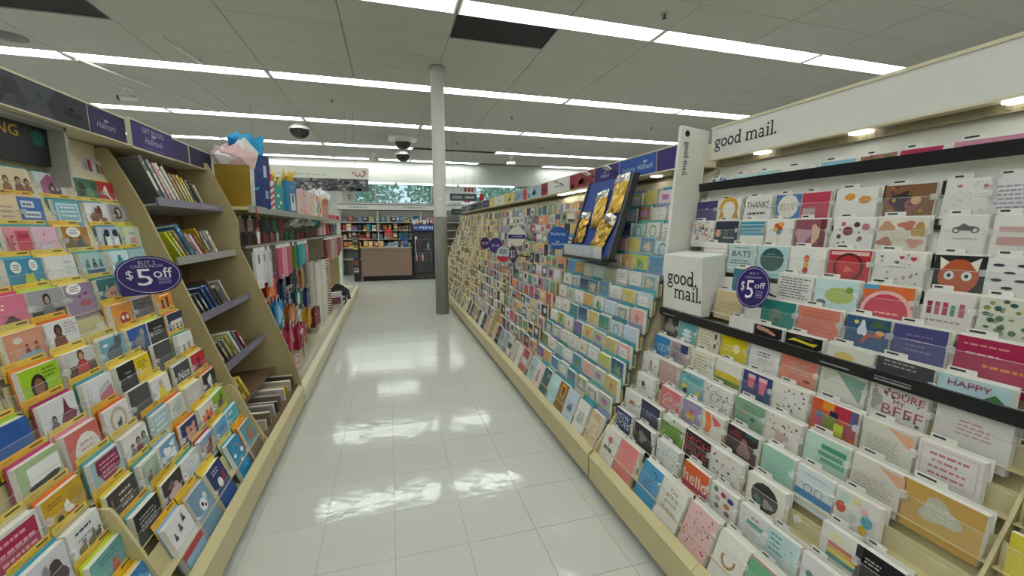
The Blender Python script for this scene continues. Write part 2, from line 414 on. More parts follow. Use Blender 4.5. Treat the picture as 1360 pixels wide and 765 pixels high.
# slim bright sign rail on the ceiling
for p, q, lb in (((-4.05, 7.4, CZ-.05), (-3.1, 10.3, CZ-.05), 'long thin white rail running under the ceiling lights'), ((-2.55, 6.5, CZ-.04), (-2.45, 7.3, CZ-.04), 'short thin white rail hung before a strip light')):
    m = MB(); m.tube(p, q, .012, 6); m.tube(p, (p[0], p[1], CZ), .006, 6); m.tube(q, (q[0], q[1], CZ), .006, 6)
    tag(m.build('ceiling_rail', WHITEP), lb, 'rail')

# ================================================================== CARD ART
def art(mb, ops, w, z0, z1, seed=0):
    d = [.0006]
    def fn(x, y): return (-w/2+x*w, -d[0], z0+y*(z1-z0))
    asp = w/(z1-z0); rd = random.Random(seed)
    for op in ops.split(';'):
        if not op: continue
        k, a = op[0], [q.strip() for q in op[1:].split(',')]; d[0] += .00022
        f = lambda i: float(a[i])
        if k == 'E': mb.poly([fn(*p) for p in ell(f(0), f(1), f(2), f(3))], a[4])
        elif k == 'R': mb.poly([fn(f(0), f(1)), fn(f(2), f(1)), fn(f(2), f(3)), fn(f(0), f(3))], a[4])
        elif k == 'L':
            n = int(a[4]); h = (f(3)-f(2))/n
            for i in range(n):
                x1 = f(1)-(f(1)-f(0))*rd.choice((0, .05, .12, .25)); y = f(2)+i*h; x0 = f(0)+(f(1)-x1)*.3
                xs = x0
                while xs < x1-.02:
                    xe = min(x1, xs+rd.uniform(.05, .14)); mb.poly([fn(xs, y+h*.28), fn(xe, y+h*.28), fn(xe, y+h*.64), fn(xs, y+h*.64)], a[5]); xs = xe+.025
        elif k == 'T':
            vs, fs, W, H = text_geo(a[0]); kx = f(3)/W; ky = (f(5) if len(a) > 5 else H*kx*asp)/H
            mb.mesh([fn(f(1)+x*kx, f(2)+y*ky) for x, y in vs], fs, a[4])
        elif k == 'H':
            s = f(2); mb.poly([fn(f(0)+s*.5*math.sin(t)**3, f(1)+asp*s*(.40*math.cos(t)-.16*math.cos(2*t)-.06*math.cos(3*t)-.03*math.cos(4*t))) for t in [math.pi*2*i/16 for i in range(16)]], a[3])
        elif k == 'O':
            a0, a1 = (math.radians(f(5)), math.radians(f(6))) if len(a) > 6 else (0, 2*math.pi)
            pts = ell(f(0), f(1), f(2), f(2)*asp, 18, a0, a1); ri = (f(2)-f(3))/f(2)
            inn = [(f(0)+(x-f(0))*ri, f(1)+(y-f(1))*ri) for x, y in pts]; n = len(pts); m = n if len(a) <= 6 else n-1
            mb.mesh([fn(*p) for p in pts+inn], [(i, (i+1) % n, n+(i+1) % n, n+i) for i in range(m)], a[4])
        elif k == 'S':
            for i in range(int(a[0])):
                x, y = rd.uniform(.08, .92), rd.uniform(.06, .94); s = f(1)*rd.uniform(.6, 1.3)
                mb.poly([fn(*p) for p in ell(x, y, s, s*asp*rd.uniform(.6, 1), 7)], a[3+i % (len(a)-3)])
        elif k == 'P': mb.poly([fn(f(i), f(i+1)) for i in range(1, len(a), 2)], a[0])
        elif k == 'M':
            cx, y, s = f(0), f(1), f(2)
            mb.poly([fn(cx-.5*s, y), fn(cx+.5*s, y), fn(cx+.38*s, y+.6*s*asp), fn(cx+.12*s, y+.78*s*asp), fn(cx-.12*s, y+.78*s*asp), fn(cx-.38*s, y+.6*s*asp)], a[3])
            d[0] += .0002; mb.poly([fn(*p) for p in ell(cx, y+1.0*s*asp, .27*s, .33*s*asp, 12)], a[5])
            d[0] += .0002; mb.poly([fn(*p) for p in ell(cx, y+.95*s*asp, .17*s, .23*s*asp, 10)], a[4])
        elif k == 'A':
            cx, y, s = f(0), f(1), f(2)
            mb.poly([fn(*p) for p in ell(cx, y, .45*s, .32*s*asp, 14)], a[3])
            mb.poly([fn(*p) for p in ell(cx+.3*s, y+.38*s*asp, .22*s, .22*s*asp, 10)], a[3])
            for e in (-.1, .14): mb.poly([fn(cx+.3*s+e*s-.07*s, y+.52*s*asp), fn(cx+.3*s+e*s+.07*s, y+.52*s*asp), fn(cx+.3*s+e*s, y+.78*s*asp)], a[3])
            for e in (-.3, .2): mb.poly([fn(cx+e*s-.05*s, y-.5*s*asp), fn(cx+e*s+.06*s, y-.5*s*asp), fn(cx+e*s+.06*s, y), fn(cx+e*s-.05*s, y)], a[3])
        elif k == 'F':
            for i in range(6):
                t = i*math.pi/3; mb.poly([fn(*p) for p in ell(f(0)+f(2)*.55*math.cos(t), f(1)+f(2)*.55*asp*math.sin(t), f(2)*.42, f(2)*.42*asp, 8)], a[3])
            d[0] += .0002; mb.poly([fn(*p) for p in ell(f(0), f(1), f(2)*.28, f(2)*.28*asp, 8)], 'e8c040')
        elif k == 'B':
            mb.poly([fn(*p) for p in ell(f(0), f(1), f(2), f(3))], 'eeece6'); d[0] += .0002
            for i in (-1, 0, 1): mb.poly([fn(f(0)-f(2)*.6, f(1)+f(3)*(.38*i-.08)), fn(f(0)+f(2)*.6, f(1)+f(3)*(.38*i-.08)), fn(f(0)+f(2)*.55, f(1)+f(3)*(.38*i+.08)), fn(f(0)-f(2)*.6, f(1)+f(3)*(.38*i+.08))], '777')
        elif k == 'I': q = f(0); mb.poly([fn(q, q*asp), fn(1-q, q*asp), fn(1-q, 1-q*asp), fn(q, 1-q*asp)], a[1])
        elif k == 'W':
            ph = rd.random()*6; mb.poly([fn(f(0)+f(2)*(1+.25*math.sin(3*t+ph))*math.cos(t), f(1)+f(3)*(1+.25*math.sin(3*t+ph))*math.sin(t)) for t in [math.pi*2*i/18 for i in range(18)]], a[4])
def card_mesh(w, H, t, base, ops, vis, seed=0, edge='e9e6de'):
    mb = MB(); mb.box((-w/2, 0, 0), (w/2, t, H), edge, front=base)
    n = 3
    for i in range(1, n): # edges of the separate cards of the stack
        mb.box((-w/2-.0004, t*i/n-.0003, 0), (w/2+.0004, t*i/n+.0003, H+.0006), 'dcd7c9')
    art(mb, ops, w, max(.004, H-vis), H, seed); return mb
TB = .15; BETA = math.atan(TB)
def lean(t):
    global TB, BETA
    TB = t; BETA = math.atan(t)
def cmat(side, X, Y, z, beta=None, roll=0):
    beta = BETA if beta is None else beta
    s, c = math.sin(beta), math.cos(beta)
    if side == 'R': u, v, n = Vector((0, -1, 0)), Vector((s, 0, c)), Vector((-c, 0, s))
    else: u, v, n = Vector((0, 1, 0)), Vector((-s, 0, c)), Vector((c, 0, s))
    M = Matrix((u, -n, v)).transposed().to_4x4(); M.translation = Vector((X, Y, z))
    if roll: M = M @ Matrix.Rotation(roll, 4, 'Y')
    return M
def y_of(u, X, z):
    a = (u-CX)/FPX; dz = z-CAMH
    return (X*math.cos(TH)-a*(X*math.sin(TH)*math.cos(PHI)-dz*math.sin(PHI)))/(a*math.cos(TH)*math.cos(PHI)+math.sin(TH))
XL = lambda z: -(.70+.385*(z-.2))
XG = lambda z: .985+.52*(z-.2) if z < .92 else 1.36+.31*(z-.92)
XF = lambda z: .985+.38*(z-.2)
ZL = [.372+.1002*k for k in range(14)]
ZG = [.345+.0945*k for k in range(7)]+[.985, 1.085, 1.185, 1.285, 1.39, 1.49, 1.60]
ZF = [.375+.0925*k for k in range(14)]
SEEN = {}
def card(side, prof, z, k, Y, w, look, base, ops, where, env=None, H=None, t=.012, drop=.02, seed=0, group=None, fallback=''):
    X = prof(z); H = H or (.165 if k == 0 else .125)
    if prof is XG and k in (7, 13): H = .052
    s, c = math.sin(BETA), math.cos(BETA); L = H+drop
    ox = X+(-s*L if side == 'R' else s*L); oz = z-c*L
    rd = random.Random(seed*31+k); M = cmat(side, ox, Y, oz, roll=rd.uniform(-.018, .018))
    mb = card_mesh(w, H, t, base, ops, H-.012 if k == 0 else .094, seed)
    o = mb.build('greeting_card', PAPER, M=M)
    lab = look+' '+where
    if lab in SEEN: lab = look+' '+fallback
    SEEN[lab] = 1
    tag(o, lab, 'card', group)
    if env:
        e = MB(); e.box((-w/2-.002, t+.0004, .01), (w/2+.003, t+.004, H+.009), env); e.build('envelope', PAPER, o)
    return o, M
TIERW = ['lowest tier', 'second tier up', 'third tier up', 'fourth tier up', 'fifth tier up', 'sixth tier up', 'seventh tier up', 'eighth tier up', 'ninth tier up', 'tenth tier up', 'eleventh tier up', 'twelfth tier up', 'thirteenth tier up', 'top tier']
W0 = 'dedbd2'
# ------------------------------------------------------------------ left rack: (pixel column, look, base, art, envelope)
LEFT = {
13: [(120, 'silver card with red bottles', 'b9b8b4', 'R.1,.1,.25,.8,99a;R.3,.1,.45,.95,a23;R.5,.1,.62,.7,dde;R.68,.1,.8,.8,566;R.84,.1,.95,.75,b55', 'e3cf6a')],
12: [(146, 'red card with a white figure', 'b52a36', 'W.45,.55,.16,.22,e0d8d0;P e0d8d0,.5,.5,.8,.2,.7,.15,.45,.4', 'd8c25a'), (112, 'forest green photo card', '3f6b4c', 'W.3,.5,.2,.3,1f3326;E.6,.4,.2,.25,5d8a5c;E.8,.7,.12,.2,2b4a34', 'e3cf6a'),
     (63, 'pale blue card with a pink house', 'c5d4d8', 'P b0658a,.15,.05,.15,.6,.45,.95,.85,.6,.85,.05;E.6,.35,.22,.28,4a3540;E.52,.38,.06,.08,c9a0a8;E.7,.38,.06,.08,c9a0a8', '3f9a98'), (14, 'cream card with brown sketched figures', 'd8c7a4', 'M.25,.1,.3,8a6038,b08a60,4a3020;M.6,.1,.3,74482c,c09a70,503018;M.85,.1,.28,8a6038,b08a60,3a2416', '3f9a98')],
11: [(161, 'grey photo card with black headphones', '8f8f93', 'E.5,.55,.3,.4,b5a79c;O.42,.6,.2,.07,16161a;E.3,.5,.1,.2,16161a', 'e0cf70'), (126, 'white card with a brown squirrel', 'd9dadd', 'A.35,.35,.45,8a4a2c;E.62,.6,.1,.3,6a3420;E.75,.25,.15,.12,9a5a38', '4a93a8'),
     (87, 'teal card with a framed text box', '5f9cb0', 'I.08,b8d5dc;I.14,7fb0bd;L.22,.8,.3,.8,3,dce8e8', '2f8f88'), (38, 'blue card with two white word strips', '3a6ba8', 'R.1,.62,.62,.86,c9d3de;L.14,.58,.66,.82,1,345;R.12,.25,.8,.5,c9d3de;L.16,.76,.28,.46,1,345', 'd9b98a'), (2, 'cream card with tan edge', 'd8c49a', 'L.3,.8,.2,.7,3,a88', 'caa86a')],
10: [(172, 'lime edged card with a pink stamp', 'c9d0c0', 'R0,0,.08,1,a6d23a;R.35,.2,.7,.5,cf8f88;L.3,.8,.6,.8,1,888', 'b4d640'), (145, 'pale blue card with two penguins', 'a9bfcf', 'E.3,.35,.14,.4,e8e8ea;E.72,.35,.14,.4,e8e8ea;E.3,.72,.13,.18,1c1c22;E.72,.72,.13,.18,1c1c22;E.14,.4,.05,.3,1c1c22;E.88,.4,.05,.3,1c1c22', '4f8fa8'),
     (98, 'autumn orange card with a white bubble', 'a8752f', 'W.25,.3,.2,.25,6b6030;W.7,.3,.18,.3,56662c;E.55,.25,.12,.2,40556a;E.85,.45,.12,.2,b8843a;B.4,.78,.27,.2', 'ead06a'), (57, 'lilac pink card with small hearts', 'd9afc2', 'S9,.03,3,b84a6e,8f4a6e,c97a96;R.2,.05,.4,.35,c3c6d0;R.5,.05,.7,.35,c3c6d0', '49a0a0'), (20, 'rose red panelled card', 'd98f9a', 'R.42,.05,.95,.85,c2465a;R.5,.6,.9,.75,a02a42;T NE,.2,.4,.25,933,.6', '4aa0a6')],
9: [(181, 'pale blue card behind the oval sign', '9fc0cc', 'E.4,.4,.3,.3,6fa0b4', '4f9aa0'), (157, 'pale card with a teal hand holding a bottle', 'c3dce0', 'W.45,.35,.3,.3,4f98a4;R.4,.45,.55,.8,3a7f90', '4aa0a8'), (122, 'mint card with three line figures', '9fc0ba', 'M.22,.4,.18,446a66,7a9a94,2a4a4a;M.5,.4,.18,234,7a9a94,2a4a4a;M.75,.4,.16,446a66,7a9a94,2a4a4a;R.12,.12,.85,.32,2a5a80', '58a3a0'),
    (78, 'plain white card with grey script', 'd8d7d4', 'L.6,.85,.25,.85,3,b0b0b0', 'ecc95c'), (30, 'teal blue card with two green frogs', '3a87a3', 'B.25,.72,.14,.2;B.72,.76,.12,.2;E.55,.2,.16,.25,b4c248;E.86,.12,.1,.16,b4c248;E.48,.42,.05,.08,b4c248;E.62,.42,.05,.08,b4c248', '4aa0b8')],
8: [(196, 'purple card behind the oval sign', '6a5a8a', 'L.2,.8,.3,.8,3,b9b0d0', 'b8aac0'), (143, 'dark teal card with a tan cat face', '2d6a70', 'W.55,.35,.3,.25,c49a80;P c49a80,.3,.5,.36,.78,.45,.55;P c49a80,.65,.55,.75,.78,.8,.5;E.5,.35,.05,.06,7a2f2f;E.65,.35,.05,.06,7a2f2f', '2f7f78'),
    (103, 'tall mauve card with a red mouthed monster', '94809a', 'B.32,.82,.26,.2;E.45,.5,.07,.06,8a2f4a;E.68,.58,.07,.06,8a2f4a;E.62,.24,.22,.12,a8505a', 'e6cf74'), (58, 'grey photo card of a seated person', '9b989c', 'R0,0,1,.3,2a282c;M.5,.05,.42,706c74,a58c80,1c1a1c', 'b6d24a'), (4, 'rose pink card with a bird', 'd2708c', 'L.1,.5,.55,.8,2,eec;W.55,.2,.2,.14,5a3a4a', 'd2486e')],
7: [(216, 'orange card with dark bottles', 'd98a2c', 'R.25,.1,.4,.6,40301c;R.55,.1,.7,.7,5a2418;L.2,.8,.75,.9,1,ffe', 'e88424'), (187, 'charcoal textured card', '5c5b5a', 'S16,.05,5,4a4948,6e6d6b', 'b5a4ac'), (160, 'orange card with a round red monster', 'd9903e', 'E.55,.32,.24,.3,9c2a20;E.45,.4,.06,.1,f0e8d8;E.66,.4,.06,.1,f0e8d8;L.2,.85,.72,.92,2,b06a20', 'e8b04a'),
    (80, 'white text card with a woman in brown', 'd9d8d8', 'M.35,.05,.45,7a3a24,7a5040,241a1c;L.55,.95,.5,.92,4,9a8a9a', 'e0702c'), (30, 'coral card with a bathing group', 'd08a70', 'I.06,cf9478;E.55,.05,.4,.3,8aa8b8;M.5,.3,.15,844,b86a50,5a2a20;M.75,.3,.15,a64,b86a50,3a2020;E.3,.75,.12,.1,d8c8c0', 'e6cc60')],
6: [(231, 'navy card with a row of small people', '27344f', 'R.12,.05,.92,.62,d8d4d0;M.25,.05,.18,8a2a3a,b08a70,222;M.5,.05,.2,334,b08a70,222;M.75,.05,.2,745,b08a70,222', 'e8822c'), (206, 'black card with white words above grey', '1a1a1c', 'L.25,.8,.3,.7,3,b5b5b5', 'bcd64a'), (181, 'blue card with a grey mouse', '2f5a9c', 'A.5,.35,.6,86868c;E.72,.75,.08,.12,a59a98', 'ecd05c'),
    (147, 'sky blue card with a grey donkey', '6fa8bf', 'I.05,70a5bb;A.5,.35,.7,5d6a74;E.2,.75,.1,.06,e8eef0;P 5d6a74,.75,.6,.88,.95,.82,.55', 'e8e0d0'), (104, 'photo card of a woman on a couch', 'c5c3bd', 'R.04,.1,.96,.5,5d4238;M.5,.2,.4,b83a40,c08a70,4a2a20;R.04,.5,.96,.95,c5c3bd;M.5,.2,.4,b83a40,c08a70,4a2a20', 'ecc840'), (50, 'lime green card with a dark haired woman', '9cc21f', 'E.4,.35,.2,.42,241a18;E.4,.36,.13,.28,8a5a40;L.55,.95,.55,.92,3,557a10', 'e88a30')],
5: [(244, 'white card with small teal figures', 'd3d6d4', 'M.3,.1,.2,4f9aa0,b08a70,333;M.65,.15,.2,c87a50,b08a70,333', '4f9c98'), (215, 'plain charcoal grey card', '47474a', '', None), (187, 'yellow card with thumbs up words', 'e0bf10', 'L.15,.8,.4,.85,4,5a4a10', 'ecd010'), (166, 'black Thank You card', '17171a', 'T Thank,.55,.62,.35,d8d8d8;T you,.55,.42,.22,d8d8d8', 'e8c83c'),
    (128, 'white card with a pink cake slice', 'd8d8da', 'P c4687e,.45,.05,.45,.35,.95,.6,.95,.1;P b0b4bc,.45,.38,.9,.62,.88,.78,.5,.6;R.08,.05,.12,.8,bbb;R.18,.05,.21,.8,bbb', '3f98a4'), (75, 'white card with a maroon horse', 'd4d2d6', 'P 7a2f48,.45,.2,.6,.55,.68,.95,.75,.55,.95,.35,.85,.1;M.3,.05,.25,6a6870,8a8088,3a3840', 'a8355e'), (4, 'royal blue card with lime edge', '2456a0', 'R.75,0,1,1,2456a0', '9cc63c')],
4: [(261, 'crimson card with a small figure', 'b81f34', 'M.5,.15,.3,5a1420,7a2a30,30101a', 'e6cc48'), (240, 'slate card reading Nice', '48484c', 'T Nice,.55,.45,.7,e8e8e8', 'b9b4ac'), (211, 'white card with a girl in yellow', 'd8d7d5', 'M.5,.1,.42,d6d020,c8a890,b5a896', 'ead23c'), (184, 'plain dark grey tall card', '45464a', '', None), (153, 'white card with a cat in a wreath', 'd6d5d0', 'O.5,.45,.34,.09,b8a894;A.5,.3,.22,4f5258', 'e8682c'),
    (107, 'coral pink card with a white dome', 'c96a62', 'E.55,.1,.4,.7,e3dcd6;L.35,.75,.2,.6,2,c9949a', 'dd7f96'), (52, 'green card with white panels and a dark dog', 'a3b88a', 'R.2,.3,.95,.8,e2e2e0;W.55,.2,.35,.14,2a2a30', 'c23f78')],
3: [(276, 'black card with a white figure', '1c1c1e', 'W.5,.5,.15,.35,d8d8d6', 'ea7a2c'), (256, 'pale grey blank card', 'c5bdb9', 'E.5,.4,.2,.2,cfc7c2', 'e8d668'), (233, 'white card with a grey map', 'cfcfc9', 'W.5,.5,.35,.35,b5bab5;L.3,.7,.4,.7,2,8f9a95', 'ea6a34'), (211, 'pale blue card with teal lettering', 'c4d0d2', 'I.06,a4bec6;L.15,.85,.2,.85,3,dfe8e8', '5a94b0'), (178, 'white card with people in maroon', 'd9d6d2', 'M.3,.1,.25,8a8f94,a89890,4a3a34;M.55,.12,.3,82283c,b89080,3a2420;M.8,.2,.28,9aa0a0,a89890,4a3a34', 'c8b48a'),
    (139, 'pale teal card with a maroon text shield', '96bdc2', 'P 841f48,.15,.95,.9,.95,.92,.4,.6,.1,.3,.15,.15,.5;L.25,.85,.25,.85,4,d8a0b4', '4fa3b2'), (85, 'mustard card with a white dog', 'c59a1c', 'E.58,.4,.14,.2,e6e4de;E.78,.55,.2,.28,b08c24;E.3,.2,.08,.12,3a3018;R.48,.12,.75,.22,c23a2a;L.1,.5,.65,.85,2,8a6a14', 'ef7a28'), (16, 'crimson card with white lettering', 'd6d2d0', 'I.07,a31d44;L.14,.88,.15,.85,3,d99aac', 'c8bf9a')],
2: [(289, 'lime photo card of a dog', '86b02c', 'A.5,.35,.5,6a4a30', 'cfe04a'), (272, 'white card with orange flames', 'd9d5cc', 'P d8541c,.1,.2,.2,.6,.35,.4,.5,.75,.65,.45,.85,.7,.92,.2;P 2a1414,.3,.05,.5,.35,.8,.05', 'ecc83c'), (249, 'navy card with a peach bear', '28306c', 'E.55,.35,.28,.35,c98f78;E.35,.65,.1,.15,c98f78;E.75,.65,.1,.15,c98f78;E.55,.5,.06,.06,5a2a20', 'ef7e24'), (222, 'denim blue card with white swirls', '6f9cbc', 'W.35,.55,.2,.22,e8ecee;W.65,.35,.22,.18,e8ecee;W.7,.75,.15,.12,e8ecee', '86b0cc'),
    (197, 'sage framed card with animals', 'd8dad4', 'I.08,98ac98;L.2,.8,.6,.85,2,dfe4da;A.35,.3,.28,7a5a4c;A.68,.3,.28,8a8a84', '45a0a0'), (160, 'dark photo card with faded lettering', '3c3532', 'L.35,.85,.2,.85,3,c8c0b8;R.1,.1,.14,.8,8a8078', 'e8d04c'), (110, 'white Birthday card with brown dogs', 'dadada', 'L.15,.9,.7,.9,1,445;L.2,.8,.5,.62,1,889;A.3,.25,.3,8a7a54;A.6,.25,.3,7a6a48;A.82,.3,.22,5a4a34', 'b8aa84'), (60, 'white photo card with a dark dog', 'd0ced4', 'W.6,.3,.3,.35,4a2f38;W.4,.6,.1,.15,8a8a94', '3f9fb6')],
1: [(307, 'bright teal card', '4fb0c8', 'R.1,.7,.5,.85,b8e0ea', '3f9aac'), (292, 'blue card with dark GET lettering', '5a9cc4', 'T GET,.5,.5,.5,23508a', 'e4d25c'), (274, 'denim card with a dog photo', '7c9cba', 'R.1,.05,.95,.7,b9a898;A.5,.3,.5,7a4a34', 'a82f58'), (251, 'white card covered in line drawings', 'd2d5d8', 'S26,.025,4,9aa0a8,b0b4ba,8a9098', '3f9e9a'), (227, 'dark photo card of sleeping animals', '2e2226', 'W.55,.35,.3,.25,c8a8a4;W.4,.65,.15,.15,7a5a5c', 'e8cc4c'), (193, 'black card with white sentence', '121214', 'L.15,.85,.25,.8,4,b0b0ae', '4fa8b4'), (141, 'sea green card with an orange hand', '6fa8a4', 'P cf5a3a,.5,.05,.55,.4,.62,.6,.68,.4,.78,.5,.72,.1;L.2,.9,.65,.9,2,3f7a78', 'cfe02c')],
0: [(343, 'photo card of a brown and white dog', '8f7a68', 'W.5,.65,.2,.28,b5643a;W.6,.35,.3,.3,d8d0ca;E.45,.72,.06,.05,2a1a14', '9a8a6a'), (322, 'teal photo card with an orange tab', '5a8f98', 'A.5,.6,.5,b0714c;R0,0,1,.3,7a6a58', 'ee8430'), (305, 'bright blue card with a brown rainbow and clouds', '1f86b4', 'O.5,.62,.3,.05,a8886a,0,180;E.22,.6,.1,.05,e8ecee;E.8,.58,.12,.06,e8ecee;E.5,.38,.1,.05,e8ecee;L.4,.8,.15,.3,2,8ac0d8', '2fa0c0'), (280, 'navy card with a white penguin', '1f2f62', 'L.2,.8,.78,.92,2,d8d8e0;E.45,.55,.14,.12,e8e6e4;P b82a3a,.6,.55,.85,.75,.8,.5;R0,0,1,.4,2f5090', 'ecd030'), (256, 'grey blue card with a spotted dog', '7393a8', 'E.5,.6,.18,.14,e8e6e2;E.45,.62,.06,.05,1c1c20;E.7,.72,.1,.08,c6d2d8;E.56,.55,.05,.04,1c1c20', 'b8aa80'),
    (229, 'white card with three tall birds', 'd8d6d6', 'M.2,.62,.14,4a4a50,6a6a70,3a3a40;M.48,.68,.14,55555c,6a6a70,3a3a40;M.72,.78,.15,2f2f36,6a6a70,3a3a40;R0,.2,1,.34,b0404a;R0,0,1,.2,8fb4cc', '8ab0d6'), (176, 'watercolour blue card', '3f78ac', 'W.4,.6,.3,.2,a8c8de;W.7,.75,.2,.12,6a9cc4;S12,.04,8,c8dcea,2a5a94', 'ecc860')],
}
